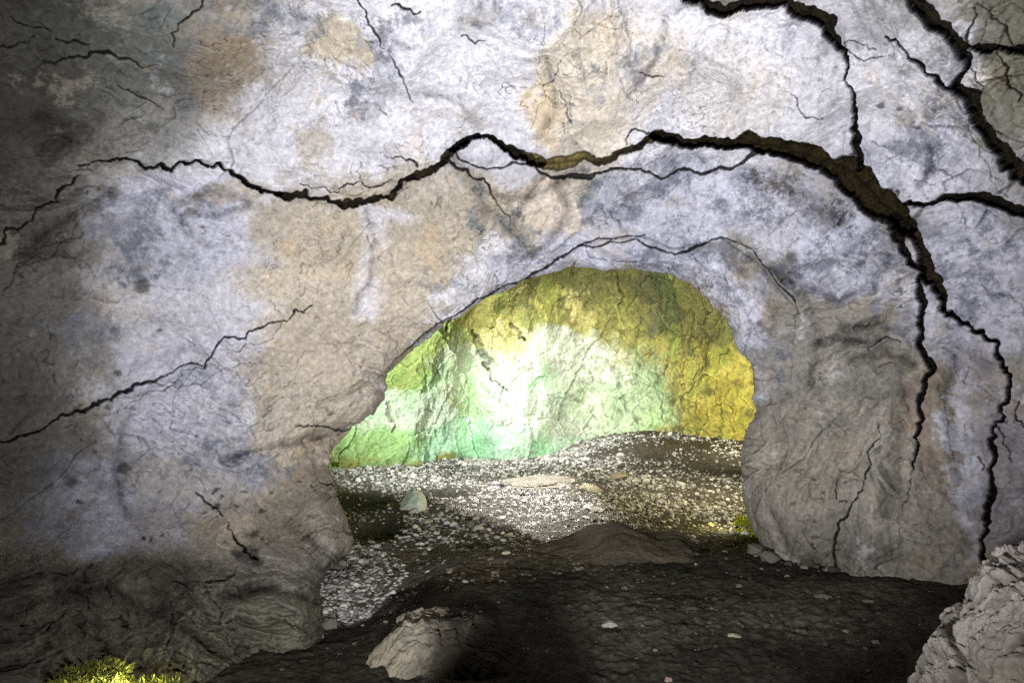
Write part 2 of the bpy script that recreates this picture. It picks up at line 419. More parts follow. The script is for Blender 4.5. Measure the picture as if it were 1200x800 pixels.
# --- displacement (metres, positive = away from the room centre = into the rock)
SX = fbm(mx_ * 0.9, my_ * 0.9, 3, 371, 0.45); SY = fbm(mx_ * 0.9, my_ * 0.9, 3, 381, 0.45)   # smooth warp
calm = 0.15 + 0.85 * sstep(-0.1, 0.4, fbm(mx_ * 0.9 + 3, my_ * 0.9, 3, 409))
ux = mx_ + 0.30 * SX; uy = my_ + 0.30 * SY
disp = 0.20 * fbm(mx_ * 0.55, my_ * 0.55, 2, 401)
disp += 0.15 * fbm(ux * 1.2, uy * 1.3, 3, 421, 0.42)
fold = fbm(ux * 0.9 + uy * 0.3, uy * 1.3 - ux * 0.2, 3, 431, 0.42, True)
disp -= 0.14 * fold
rd = fbm(ux * 2.0, uy * 3.0, 6, 441, 0.47, True)
disp -= 0.044 * rd * calm
disp += 0.011 * fbm(ux * 3.5, uy * 13, 5, 461, 0.5) * calm + (0.0065 * calm + 0.003) * fbm(ux * 9, uy * 11, 5, 471, 0.6) + 0.0012 * fbm(mx_ * 42, my_ * 42, 3, 481, 0.7)
# broken facets of two sizes, warped so that no edge is straight for long
f1, f2, pl = worley(ux * 1.7 + 0.2 * SY, uy * 1.9, 7)
fac = sstep(-0.25, 0.35, fbm(mx_ * 0.6 + 9, my_ * 0.6, 2, 501))
disp += 0.035 * pl * fac
f1, f2, pl = worley(ux * 4.6 + 0.5 * SY, uy * 5.4 + 0.5 * SX, 8)
fac2 = sstep(-0.05, 0.35, fbm(mx_ * 1.0 + 19, my_ * 1.0, 3, 503))
disp += 0.022 * pl * fac2
# exfoliating layers: thin ledges along the contours of a broad noise
def flakes(fx, fy, seed, n):
    f = fbm(ux * fx, uy * fy, 6, seed, 0.5) * n
    fl = np.floor(f); return fl + sstep(0.9, 1.0, f - fl)
disp += 0.022 * flakes(0.8, 1.3, 505, 4) * calm + 0.009 * flakes(2.0, 3.2, 525, 4) * fac2
# rough blocky zone, upper right, and lower left
tz, pz = hall.at([1190, 200, 1170], [120, 740, 600])
rough = np.exp(-(((G.T - tz[0]) / 5) ** 2 + ((G.Pp - pz[0]) / 9) ** 2))
disp += rough * (0.13 * worley(ux * 3, uy * 3, 12)[2] + 0.05 * worley(ux * 9, uy * 9, 13)[2])
crag = fbm(ux * 1.1, uy * 1.9 - ux * 0.5, 6, 541, 0.46, True)
disp -= msk * (0.13 * crag + 0.015 * fbm(ux * 6, uy * 10, 5, 561, 0.5, True))
jx = ux + 0.10 * fbm(mx_ * 3, my_ * 3, 4, 545, 0.5); jy = uy + 0.10 * fbm(mx_ * 3, my_ * 3, 4, 547, 0.5)
disp += msk * (0.045 * worley(jx * 2.6, jy * 3.6, 14)[2] + 0.03 * worley(jx * 7, jy * 9, 15)[2] + 0.012 * fbm(mx_ * 12, my_ * 14, 5, 549, 0.62))
disp -= msk * 0.05 * fbm(jx * 3.2, jy * 5.5, 5, 548, 0.5, True)
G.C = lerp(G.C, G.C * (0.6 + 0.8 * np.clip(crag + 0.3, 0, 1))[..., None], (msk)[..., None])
tz, pz = hall.at([1000], [560])
pil = np.exp(-(((G.T - tz[0]) / 9) ** 2 + ((G.Pp - pz[0]) / 9) ** 2))
disp -= pil * (0.09 * fbm(ux * 2.2, uy * 1.0, 6, 571, 0.48, True))
disp += pil * (0.03 * worley(jx * 2.3, jy * 1.8, 17)[2] + 0.022 * worley(jx * 7, jy * 5, 18)[2] + 0.010 * fbm(mx_ * 11, my_ * 10, 5, 551, 0.62) - 0.03 * fbm(jx * 4, jy * 2.4, 5, 553, 0.5, True))
earthy = np.clip(fbm(jx * 6, jy * 4, 6, 555, 0.7), -0.7, 0.8)
G.C *= (1 + (0.45 * pil + 0.55 * msk) * earthy * 1.3)[..., None]
jx = ux + 0.06 * fbm(mx_ * 3, my_ * 3, 4, 585, 0.5); jy = uy + 0.06 * fbm(mx_ * 3, my_ * 3, 4, 587, 0.5)
busy = 0.35 + 0.65 * sstep(-0.2, 0.25, fbm(mx_ * 1.2 + 5, my_ * 1.2, 4, 589, 0.6))
crk = fbm(jx * 5, jy * 8, 5, 591, 0.6, True)
disp -= 0.012 * crk * busy
disp += 0.016 * worley(jx * 9, jy * 12, 19)[2] * busy + 0.0025 * fbm(mx_ * 30, my_ * 34, 3, 593, 0.7)
G.C *= (1 - 0.34 * sstep(0.0, -0.35, crk) * busy)[..., None]
G.C *= (1 + 0.20 * fbm(mx_ * 0.9 + 40, my_ * 2.6 + 3, 6, 597, 0.65))[..., None]
G.C *= (1 + 0.30 * fbm(mx_ * 22, my_ * 26, 4, 595, 0.75))[..., None]
# hairline crackle: thin lines of a warped ridge noise, grouped in patches
def hair(fx, fy, seed, th):
    n = np.abs(perlin(ux * fx, uy * fy, seed) + 0.4 * perlin(ux * fx * 2.7, uy * fy * 2.7, seed + 5) + 0.16 * perlin(mx_ * fx * 7, my_ * fy * 7, seed + 6))
    return 1 - sstep(0, th, n)
hp = sstep(0.0, 0.35, fbm(mx_ * 1.3, my_ * 1.3, 3, 611))
h1 = hair(1.6, 3.4, 621, 0.020) * hp; hp2 = sstep(0.05, 0.4, fbm(mx_ * 1.6 + 31, my_ * 1.6, 3, 631)); h2 = hair(3.6, 7.5, 641, 0.036) * hp2
h3 = hair(3.6, 1.6, 651, 0.026) * sstep(0.1, 0.4, fbm(mx_ * 1.2, my_ * 1.2 + 31, 3, 661))
hh = np.clip(np.maximum(np.maximum(h1, h2 * 0.8), h3 * 0.7), 0, 1)
disp += 0.010 * hh
G.C *= (1 - 0.68 * hh)[..., None]

# --- the fissures
brown_n = fbm(mx_ * 12, my_ * 12, 5, 701, 0.7)
rag = 0.6 * fbm(mx_ * 4, my_ * 4, 4, 711, 0.5)
def fissure(pts, depth=0.18, jag=0.5, seed=0, inner=None, lip=0.0, dark=1.0):
    global disp
    D, W = G.line(pts, jag, seed)
    q = D / W * (1 + rag * np.clip(W / 0.15, 0.5, 1.3))
    m = 1 - sstep(0.80, 1.12, q)
    disp += (depth * np.minimum(1, W / 0.25) * (0.85 + 0.45 * brown_n) * m).astype(F4)
    if lip:
        disp -= (lip * np.exp(-((q - 1.4) / 1.0) ** 2) * (q > 1)).astype(F4)
    big = sstep(0.22, 0.6, W)
    ic = np.array(inner or BROWN, F4) * np.clip(1 + 1.5 * brown_n, 0.15, 3)[..., None]
    cc = lerp(np.array(DARK, F4), ic, big[..., None])
    # the soil packed in the wider fissures shows brown along one side, the gap itself stays black
    G.C[:] = lerp(G.C, np.clip(cc, 0.004, 1), (m * dark)[..., None])
    # thin dirty edge
    e = np.exp(-(q - 1) * 1.6) * (q > 1) * 0.30 * dark
    G.C[:] = G.C * (1 - e)[..., None]
OCB = (0.17, 0.115, 0.045)
M1 = [(90,193,2),(115,187,3),(155,187,3),(175,196,4),(200,200,5),(215,190,4),(235,189,4),(255,193,5),(275,205,5),(300,220,6),(330,228,8),(365,233,9),(400,240,9),(425,237,10),(445,230,10),(465,220,9),(480,208,9),(490,203,13),(505,197,12),(520,188,11),(530,175,12),(545,165,9),(560,159,9),(580,163,9),(598,173,12),(615,182,14),(635,190,16),(655,190,17),(675,186,18),(700,190,14),(715,186,13),(730,177,12),(750,170,10),(765,160,14),(785,163,16),(800,168,16),(835,166,18),(860,168,20),(890,170,22),(915,172,26),(940,180,30),(965,187,34),(990,198,42),(1010,215,48),(1030,238,50),(1050,250,44),(1066,262,34)]
fissure([q for q in M1 if q[0] <= 360], 0.20, 0.6, 1)
fissure([q for q in M1 if 330 <= q[0] <= 545], 0.12, 0.6, 2, OCB)
fissure([q for q in M1 if 530 <= q[0] <= 640], 0.22, 0.5, 3)
fissure([q for q in M1 if 615 <= q[0] <= 785], 0.10, 0.4, 4, (0.21, 0.17, 0.06))
fissure([q for q in M1 if 765 <= q[0]], 0.32, 0.4, 5, (0.035, 0.026, 0.011))
fissure([(1045,255,16),(1058,290,11),(1070,310,9),(1078,340,9),(1080,370,10),(1079,395,12),(1082,415,12),(1093,432,10),(1085,442,6),(1078,470,6),(1082,490,5),(1076,520,4),(1072,550,2)], 0.22, 0.5, 6)
fissure([(1066,262,24),(1078,290,17),(1088,315,20),(1100,330,16),(1105,345,12),(1108,370,9),(1125,378,7),(1150,388,7),(1167,398,6),(1167,415,6),(1175,430,7),(1184,440,6),(1182,460,5),(1174,480,4)], 0.3, 0.5, 7, (0.06, 0.04, 0.02))
fissure([(1172,482,3),(1163,500,5),(1160,520,6),(1165,540,5),(1162,560,7),(1158,590,8),(1155,625,8),(1155,660,6)], 0.2, 0.5, 8)
fissure([(1060,240,8),(1085,240,6),(1100,235,8),(1115,230,12),(1140,228,16),(1160,232,18),(1185,242,18),(1210,252,18),(1300,290,18)], 0.25, 0.5, 9)
fissure([(760,-30,10),(800,-2,8),(830,8,16),(870,5,16),(905,4,18),(935,10,22),(955,20,22),(970,35,18),(980,48,16),(990,60,8),(994,75,4),(997,100,4),(1003,120,6),(1002,145,6),(1003,170,8),(1004,200,8)], 0.28, 0.5, 10, (0.03,0.022,0.013))
fissure([(1050,-30,16),(1060,-20,16),(1085,10,22),(1105,30,22),(1125,50,24),(1135,65,18),(1130,85,8),(1122,100,16),(1140,112,24),(1152,130,20),(1165,155,22),(1180,175,24),(1200,195,24),(1240,230,24)], 0.3, 0.5, 11, (0.028,0.022,0.013))
fissure([(1138,52,6),(1170,53,11),(1200,56,11),(1250,60,12)], 0.22, 0.4, 12)
fissure([(1040,42,3),(1060,52,4),(1075,68,5),(1090,85,4),(1105,97,6),(1118,102,8)], 0.2, 0.4, 13)
thin = [
 [(523,173,2),(533,178,3),(540,187,3),(553,193,3),(570,198,3),(600,190,4),(625,192,4),(637,203,5),(655,209,7),(690,208,7),(715,198,5),(740,198,4),(760,200,4),(775,210,4),(790,202,4),(800,197,5),(835,200,5),(855,197,6),(870,190,6),(888,178,8)],
 [(522,186,5),(540,198,4),(560,210,4),(575,225,3),(582,235,2),(598,260,1.5)],
 [(350,214,1.5),(372,219,2),(400,218,2.5),(445,217,3),(458,209,2)], [(450,180,1.5),(468,182,2.5),(483,187,4),(488,193,4)],
 [(-60,545,6),(0,518,5),(35,508,5),(60,493,4),(90,480,6),(115,470,7),(140,458,7),(165,450,4),(185,443,3),(200,437,2),(238,430,3),(250,410,3),(270,395,3),(300,385,3),(330,376,2),(345,362,3),(365,357,2)],
 [(165,450,2),(185,449,1.5),(205,445,1.5),(225,432,1.5),(240,428,1.5)], [(135,484,1.5),(165,462,2),(180,458,2),(215,452,2),(245,440,1.5),(270,430,1.5),(300,425,1)],
 [(258,408,1.5),(285,406,1.5),(318,398,1.5),(330,378,2)], [(335,433,1),(350,420,1.5),(357,410,1)], [(70,485,2),(95,472,1.5)],
 [(-30,60,3),(0,55,3),(20,53,3),(40,42,2)], [(15,20,2),(30,30,3),(55,35,3)], [(65,45,4),(85,47,4),(103,52,2)], [(40,65,1.5),(70,69,3),(95,65,3),(110,60,5),(130,62,5),(150,68,3),(185,75,1.5)],
 [(138,100,2),(155,108,3),(175,118,2.5),(192,128,1.5)], [(200,52,2),(197,35,3),(205,24,3),(220,15,4),(233,3,4),(240,-30,3)], [(230,145,1),(250,158,1),(275,158,1)], [(187,111,1),(210,111,1.5),(228,111,1)],
 [(-40,310,5),(0,285,6),(25,262,3),(50,240,4),(72,222,6),(92,205,3)], [(0,340,2),(60,300,1.5),(100,250,1)],
 [(460,425,1.5),(490,398,2),(520,376,2.5),(545,362,3),(570,348,4),(600,333,4),(620,327,5),(640,313,4),(660,300,4),(680,287,4),(700,280,3),(730,277,2),(755,275,3)],
 [(680,288,3),(715,283,3),(745,280,2),(768,290,4),(790,298,3),(800,295,4),(825,286,4),(845,278,3),(855,280,2),(880,290,2),(893,307,2),(905,322,2.5),(915,335,3),(930,348,3),(935,360,1.5),(934,385,1)],
 [(845,278,2),(865,282,2),(890,292,1.5)],
 [(1030,498,2),(1020,525,2),(1015,560,3),(1012,575,3),(1000,592,3),(995,600,3),(985,615,4),(980,630,5),(978,650,5),(981,672,5)],
 [(985,588,3),(995,588,2)], [(990,565,2),(1005,562,2)], [(982,560,2),(981,585,3)], [(1072,545,2),(1066,575,2),(1060,600,1.5)],
 [(930,108,2),(938,122,2.5),(948,135,3),(968,137,2)], [(1022,165,1.5),(1042,173,2)], [(1032,190,2),(1045,184,2),(1058,178,1.5)], [(1045,63,1),(990,50,2),(1010,53,2),(1028,58,3)],
 [(412,-10,2),(430,22,4),(440,38,3),(450,55,1)], [(455,62,1.5),(462,75,2.5),(475,100,2),(483,120,1)], [(458,3,3),(475,8,4),(492,10,2)], [(540,40,2),(553,46,3),(570,44,1.5)], [(440,120,1),(452,133,2)],
 [(735,168,2),(738,156,3),(745,150,3),(755,154,3),(765,160,4)], [(533,150,1.5),(550,137,1)], [(632,-5,1),(628,80,1),(622,150,1)], [(655,105,2),(664,120,2),(670,142,2)], [(636,100,2),(648,95,2),(654,80,2),(658,68,2)],
 [(750,85,1.5),(765,90,3),(780,90,1.5)], [(710,70,1.5),(712,85,1.5)], [(1075,210,2),(1100,214,1.5)], [(1105,195,2),(1120,210,2)], [(1137,140,2),(1148,165,2),(1165,195,2),(1185,230,2)],
 [(1145,5,3),(1140,30,4),(1138,52,6)], [(1150,0,3),(1170,15,3)], [(1165,15,4),(1180,25,3),(1200,60,3)], [(1170,55,3),(1185,80,4),(1200,115,4)], [(1160,135,2),(1180,155,3)], [(1140,80,3),(1155,100,3)], [(1105,340,1),(1185,345,2),(1200,370,2)],
 [(1100,450,2),(1108,480,2),(1112,520,2),(1118,545,1.5)], [(1170,500,3),(1175,520,3),(1185,540,3)], [(1195,470,3),(1190,490,4),(1200,500,4)], [(1135,430,2),(1128,455,1.5)], [(1145,535,3),(1150,550,3)],
 [(230,578,3),(245,590,4),(260,605,3)], [(265,610,1),(285,640,4),(300,655,6)], [(340,640,2),(370,655,2)], [(375,565,3),(392,570,3)], [(345,500,2),(365,500,3),(395,505,3),(420,498,2)], [(430,275,2),(435,290,1)],
 [(1020,410,2),(1040,395,3),(1055,400,2)], [(1000,385,2),(1020,378,3)], [(1030,430,2),(1050,425,2)], [(960,440,1),(968,450,1)], [(420,240,1),(440,225,2)], [(462,228,2),(478,220,2)],
]
SMOOTH = [i for i, p in enumerate(thin) if p[0] in ((460,425,1.5), (680,288,3), (523,173,2))]
for i, pts in enumerate(thin):
    wmax = max(q[2] for q in pts)
    fissure([(a, b, c * 0.72) for a, b, c in pts], 0.05 + 0.012 * wmax, 0.25 if i in SMOOTH else 0.55, 30 + i, dark=0.9 if wmax > 2 else 0.6)
# soft folds and hollows that give the lobes of flowstone their outline
def crease(pts, depth, w):
    global disp
    D, W = G.line([(a, b, w) for a, b in pts], 0.2, int(pts[0][0]))
    q = D / W
    m = np.exp(-(q * 1.2) ** 2)
    disp += (depth * m).astype(F4)
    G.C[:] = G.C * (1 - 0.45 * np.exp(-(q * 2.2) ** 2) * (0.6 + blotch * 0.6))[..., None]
for pts, dp, w in [([(530,185),(560,225),(590,262),(622,300)], 0.07, 26), ([(575,225),(600,235),(640,222),(680,200)], 0.06, 22), ([(600,262),(612,240),(640,205)], 0.05, 16),
    ([(625,300),(655,270),(668,245),(655,215)], 0.05, 18), ([(930,300),(945,335),(985,352),(1025,338),(1042,300)], 0.06, 16), ([(205,245),(245,222),(285,235)], 0.06, 20), ([(215,250),(250,250),(290,240)], 0.05, 16),
    ([(990,385),(1030,375),(1060,388)], 0.06, 20), ([(1000,420),(1040,412),(1070,425)], 0.05, 18), ([(960,400),(1000,395),(1020,402)], 0.05, 16), ([(455,440),(500,412),(560,372),(620,345)], 0.05, 12),
    ([(430,245),(440,285),(432,330),(415,365)], 0.03, 14), ([(130,225),(80,260),(20,300)], 0.08, 26), ([(50,140),(90,150),(60,180)], 0.10, 40), ([(1080,150),(1095,190),(1080,215)], 0.05, 20),
    ([(860,210),(920,215),(970,245),(1000,285)], 0.09, 40), ([(405,500),(370,512),(330,520),(260,540)], 0.05, 20), ([(1060,460),(1050,540),(1040,600)], 0.06, 30), ([(905,600),(930,650),(960,660)], 0.05, 22),
    ([(880,300),(930,330),(960,390),(950,450)], 0.04, 26), ([(1120,400),(1110,470),(1125,560)], 0.05, 24), ([(640,60),(650,130),(630,160)], 0.04, 16), ([(780,20),(770,70),(740,110)], 0.04, 16), ([(560,150),(540,120),(500,110)], 0.03, 20),
    ([(150,480),(140,540),(150,600)], 0.05, 26), ([(400,655),(370,640),(340,610)], 0.06, 26), ([(260,700),(320,690),(380,705)], 0.08, 30), ([(60,700),(120,690),(180,720),(240,760)], 0.08, 34)]:
    crease(pts, dp, w)
# the inner rim of the arch is set back behind the lip
tr, pr = hall.at(np.array([430,460,490,520,545,570,600,620,640,660,680,700,730,755,790,825,855,893,915,935,960.]), np.array([455,425,398,376,362,348,333,327,313,300,287,280,277,276,290,283,283,310,338,360,390.]))
o2 = np.argsort(tr); rimp = np.interp(G.T, tr[o2], pr[o2]); dlt = rimp - G.Pp
disp += (0.06 * sstep(-0.1, 0.25, dlt) * np.exp(-np.clip(dlt, 0, 40) / 5) * sstep(tr.min(), tr.min() + 2, G.T) * sstep(tr.max(), tr.max() - 3, G.T)).astype(F4)
# slabs stand slightly proud of each other across the main fissure
def seam(pts):
    P = np.array(pts, float); t, p = hall.at(P[:, 0], P[:, 1]); return t, p
st, sp = seam([(-260,420),(-40,320),(0,285),(50,240),(90,193)] + [(a, b) for a, b, c in M1[1:]] + [(1085,242),(1115,232),(1140,228),(1185,242),(1300,290),(1500,330)])
o_ = np.argsort(st); seam_p = np.interp(G.T, st[o_], sp[o_])
above = G.Pp + G.wy - seam_p
disp -= (0.09 * sstep(-0.25, 0.25, above) * np.exp(-np.clip(above, 0, 50) / 14) * sstep(-34, -28, G.T)).astype(F4)
# lower-right: right wall stands behind the pillar beyond the vertical fissure
# --- opening
opening_px = [(455,437),(478,416),(500,398),(540,372),(570,350),(610,331),(640,323),(662,316),(690,314),(722,318),(745,317),(775,321),(800,330),(830,352),(855,385),(872,420),(882,452),(884,480),(875,500),(869,520),(867,550),(871,590),(881,622),(893,645),(905,700),(915,780),
              (560,1000),(390,900),(384,800),(388,735),(378,705),(377,685),(384,668),(400,656),(413,645),(416,632),(408,605),(394,574),(386,545),(392,524),(410,506),(440,486),(453,467)]
ot, op = hall.at([a for a, b in opening_px], [b for a, b in opening_px])
poly = jag_poly(np.stack([ot, op], 1), np.random.default_rng(4), 0.24, 4, 0.22)
S, NX, NY = poly_inside_dist(G, poly, 4.5)
inside = S > 0
outd = np.clip(-S, 0, 99)
# rounded lip
R = 3.3
edge_ = np.exp(-outd / 1.6) * (outd < 20)
disp += (edge_ * (0.06 * worley(ux * 3.4, uy * 3.4, 23)[2] + 0.05 * worley(ux * 8, uy * 8, 24)[2])).astype(F4)
lipq = np.clip(1 - outd / R, 0, 1)
disp += np.where(~inside, 0.32 * (1 - np.sqrt(np.clip(1 - lipq ** 2 * 0.96, 0.0, 1))), 0.32 * 0.8).astype(F4)
BAND = 2.2
tq = np.clip(S / BAND, 0, 1)
T2 = np.where(inside, NX, G.T); P2 = np.where(inside, NY, G.Pp)
rx_ = NX - G.T; ry_ = NY - G.Pp; rl = np.hypot(rx_, ry_) + 1e-6
T2 = np.where(inside, T2 + rx_ / rl * tq * 2.0, T2); P2 = np.where(inside, P2 + ry_ / rl * tq * 2.0, P2)
disp = np.where(inside, disp + tq ** 0.9 * 1.3 + 0.03, disp)
# dirt gathers in the hollows, edges are rubbed pale
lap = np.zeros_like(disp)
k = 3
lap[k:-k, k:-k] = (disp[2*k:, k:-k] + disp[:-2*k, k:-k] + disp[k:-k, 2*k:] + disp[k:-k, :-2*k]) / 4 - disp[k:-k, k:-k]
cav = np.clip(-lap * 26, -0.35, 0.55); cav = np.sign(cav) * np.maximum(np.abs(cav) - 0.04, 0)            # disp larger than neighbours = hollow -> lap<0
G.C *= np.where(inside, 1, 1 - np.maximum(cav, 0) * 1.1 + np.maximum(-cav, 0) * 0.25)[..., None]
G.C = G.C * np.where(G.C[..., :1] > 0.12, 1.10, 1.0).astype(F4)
G.C = np.clip(G.C, 0.003, 0.85)
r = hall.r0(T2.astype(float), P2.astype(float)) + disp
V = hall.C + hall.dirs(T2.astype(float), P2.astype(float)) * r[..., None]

def build_grid(g, V, C, keep, name, mat):
    ny, nx = g.shape
    idx = np.arange(ny * nx).reshape(ny, nx)
    q = np.stack([idx[:-1, :-1], idx[1:, :-1], idx[1:, 1:], idx[:-1, 1:]], -1)[keep]
    used = np.unique(q)
    remap = np.full(ny * nx, -1, np.int32); remap[used] = np.arange(len(used))
    return mesh_obj(name, V.reshape(-1, 3)[used], remap[q], C.reshape(-1, 3)[used], mat)

deep = (S >= BAND)
kf = ~(deep[:-1, :-1] & deep[1:, :-1] & deep[:-1, 1:] & deep[1:, 1:])
up = (above[:-1, :-1] > 0)
under = V[:-1, :-1, 2] < -0.35
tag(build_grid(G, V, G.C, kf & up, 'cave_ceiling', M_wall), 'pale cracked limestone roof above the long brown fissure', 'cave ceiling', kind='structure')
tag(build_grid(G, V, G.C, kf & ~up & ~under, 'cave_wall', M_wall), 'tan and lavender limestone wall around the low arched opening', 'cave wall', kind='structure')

# ================================================================== BACK CHAMBER
ch = Shell((0.2, 8.4, 1.3), 3.9, 3.7, 2.3, 9.0, 2.4, [
    lambda t, p: -0.35 * np.exp(-(((t + 30) / 9) ** 2)), lambda t, p: -0.5 * np.exp(-(((t - 42) / 12) ** 2)),
    lambda t, p: 0.25 * np.exp(-(((t + 14) / 4) ** 2)), lambda t, p: -0.95 * sstep(16, -4, t)])
H = Grid(ch, axis(-52, 56, 0.14, -125, 125), axis(-28, 34, 0.14, -50, 86))
hx = H.T * F4(0.065); hy = H.Pp * F4(0.065)
H.wx = (fbm(H.T * 0.4, H.Pp * 0.4, 4, 22, 0.6) * 0.6).astype(F4); H.wy = (fbm(H.T * 0.4, H.Pp * 0.4, 4, 42, 0.6) * 0.6).astype(F4)
H.bx = (fbm(H.T * 0.12, H.Pp * 0.12, 6, 62, 0.65) * 9).astype(F4); H.by = (fbm(H.T * 0.12, H.Pp * 0.12, 6, 82, 0.65) * 9).astype(F4)
H.C = np.empty(H.shape + (3,), F4); H.C[:] = (0.27, 0.26, 0.08)
q_ = H.paint
YEL = (0.36, 0.33, 0.09); YG = (0.29, 0.36, 0.11); LG = (0.32, 0.52, 0.20); MINT = (0.42, 0.66, 0.46); PALE = (0.62, 0.66, 0.54); OLV = (0.15, 0.145, 0.05)
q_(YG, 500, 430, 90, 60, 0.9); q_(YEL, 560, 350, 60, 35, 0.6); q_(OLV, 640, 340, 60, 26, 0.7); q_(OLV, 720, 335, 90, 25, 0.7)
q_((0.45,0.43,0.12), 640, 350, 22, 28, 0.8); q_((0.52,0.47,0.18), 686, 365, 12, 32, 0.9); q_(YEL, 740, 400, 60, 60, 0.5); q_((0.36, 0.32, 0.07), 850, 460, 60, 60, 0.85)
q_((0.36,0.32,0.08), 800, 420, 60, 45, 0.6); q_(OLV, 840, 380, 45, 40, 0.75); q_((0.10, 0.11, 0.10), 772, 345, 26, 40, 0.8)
q_(MINT, 560, 500, 150, 45, 0.85); q_(LG, 440, 515, 80, 40, 0.85); q_(PALE, 560, 445, 90, 45, 0.6); q_(PALE, 650, 440, 80, 55, 0.85); q_(PALE, 490, 480, 50, 25, 0.8)  # the pale middle of the wall includes painted glow
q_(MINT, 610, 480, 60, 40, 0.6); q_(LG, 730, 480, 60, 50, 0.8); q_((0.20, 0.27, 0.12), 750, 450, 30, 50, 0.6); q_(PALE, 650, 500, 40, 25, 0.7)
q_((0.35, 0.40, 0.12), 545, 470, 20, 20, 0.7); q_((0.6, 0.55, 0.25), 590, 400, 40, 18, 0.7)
q_(OLV, 620, 330, 100, 18, 0.6); q_(OLV, 780, 350, 70, 40, 0.6); q_((0.32, 0.26, 0.04), 860, 480, 30, 40, 0.5); q_(PALE, 640, 470, 110, 60, 0.6, 1.2); q_(MINT, 600, 520, 120, 20, 0.5)  # the wide soft pale patch paints the central glow into the wall colour
rgt = 0.55 + 0.45 * sstep(4, 22, H.T)
n1 = fbm(hx * 2.5, hy * 2.0, 6, 711, 0.65); n2 = fbm(hx * 8, hy * 7, 5, 731, 0.7); n3 = fbm(hx * 1.6 + 5, hy * 0.9, 5, 751, 0.6)
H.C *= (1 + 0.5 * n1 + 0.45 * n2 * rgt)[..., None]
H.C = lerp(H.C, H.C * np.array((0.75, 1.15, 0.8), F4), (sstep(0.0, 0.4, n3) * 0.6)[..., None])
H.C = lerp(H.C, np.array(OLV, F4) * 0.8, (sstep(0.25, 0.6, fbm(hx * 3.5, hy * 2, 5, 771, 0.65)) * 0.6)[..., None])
hd = 0.28 * fbm(hx * 0.9, hy * 0.5, 3, 801) + 0.10 * fbm(hx * 2.2, hy * 1.2, 4, 821, 0.45) - 0.05 * fbm(hx * 3, hy * 2, 5, 841, 0.5, True) + (0.02 * fbm(hx * 12, hy * 12, 4, 861, 0.65) + 0.03 * fbm(hx * 6, hy * 5, 4, 871, 0.6)) * rgt
kx2 = hx + 0.15 * fbm(hx * 2, hy * 2, 4, 881); ky2 = hy + 0.15 * fbm(hx * 2, hy * 2, 4, 883)
hd += 0.06 * worley(kx2 * 1.6, ky2 * 1.0, 15)[2] + 0.05 * worley(kx2 * 5, ky2 * 4, 16)[2] * rgt
for i, (pts, dp) in enumerate([
    ([(553,388,4),(560,400,10),(566,415,12),(572,432,5)], 0.3), ([(572,432,3),(590,455,2)], 0.1), ([(521,352,8),(527,370,6),(522,385,3)], 0.25), ([(600,382,5),(607,390,8),(615,399,4)], 0.25),
    ([(590,395,3),(580,385,2),(570,380,2)], 0.1), ([(700,418,5),(712,428,6),(722,445,5),(727,460,3)], 0.2), ([(727,460,3),(735,480,4),(750,505,3)], 0.15), ([(458,470,4),(462,490,6),(460,505,4)], 0.25),
    ([(430,490,4),(425,510,3)], 0.2), ([(740,400,4),(735,420,4),(745,395,3)], 0.15), ([(765,330,4),(775,350,5),(780,375,3)], 0.1), ([(655,345,3),(658,360,2)], 0.1), ([(500,420,2),(512,440,3),(505,450,2)], 0.1),
    ([(800,470,3),(815,450,3),(820,425,2)], 0.12), ([(770,500,3),(775,470,3),(768,450,2)], 0.15), ([(692,400,3),(690,385,2)], 0.1)]):
    D, W = H.line(pts, 0.7, 400 + i)
    dp *= 0.35 if i > 3 else 1.0
    mm_ = (0.4 if i in (5, 8, 9, 14, 6, 15) else 1.0) * (1 - sstep(0.2, 1.6, D / W * (1 + 0.5 * n2))) * np.clip(0.7 + n1, 0, 1)
    hd += dp * 0.5 * mm_; H.C = lerp(H.C, np.array((0.07, 0.065, 0.03), F4), (mm_ * 0.75)[..., None])
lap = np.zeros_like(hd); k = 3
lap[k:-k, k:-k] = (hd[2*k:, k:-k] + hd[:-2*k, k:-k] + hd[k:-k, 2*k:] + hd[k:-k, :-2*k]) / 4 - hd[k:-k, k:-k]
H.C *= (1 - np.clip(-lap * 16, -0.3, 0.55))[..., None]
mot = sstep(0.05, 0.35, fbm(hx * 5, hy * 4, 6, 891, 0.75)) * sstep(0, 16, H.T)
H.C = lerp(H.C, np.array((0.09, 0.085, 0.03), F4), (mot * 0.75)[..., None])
H.C = np.clip(H.C, 0.003, 0.85)
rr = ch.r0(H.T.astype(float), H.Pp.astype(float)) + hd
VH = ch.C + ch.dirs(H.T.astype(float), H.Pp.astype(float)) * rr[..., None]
# the chamber stays behind the front wall
lim = np.full(H.T.shape, 5.9)
hk = (VH[:-1, :-1, 1] > 6.7) & (VH[:-1, :-1, 2] > -0.6)
tag(build_grid(H, VH, H.C, hk, 'chamber_wall', M_chamber), 'yellow green algae covered rock wall of the chamber behind the arch', 'cave wall', kind='structure')

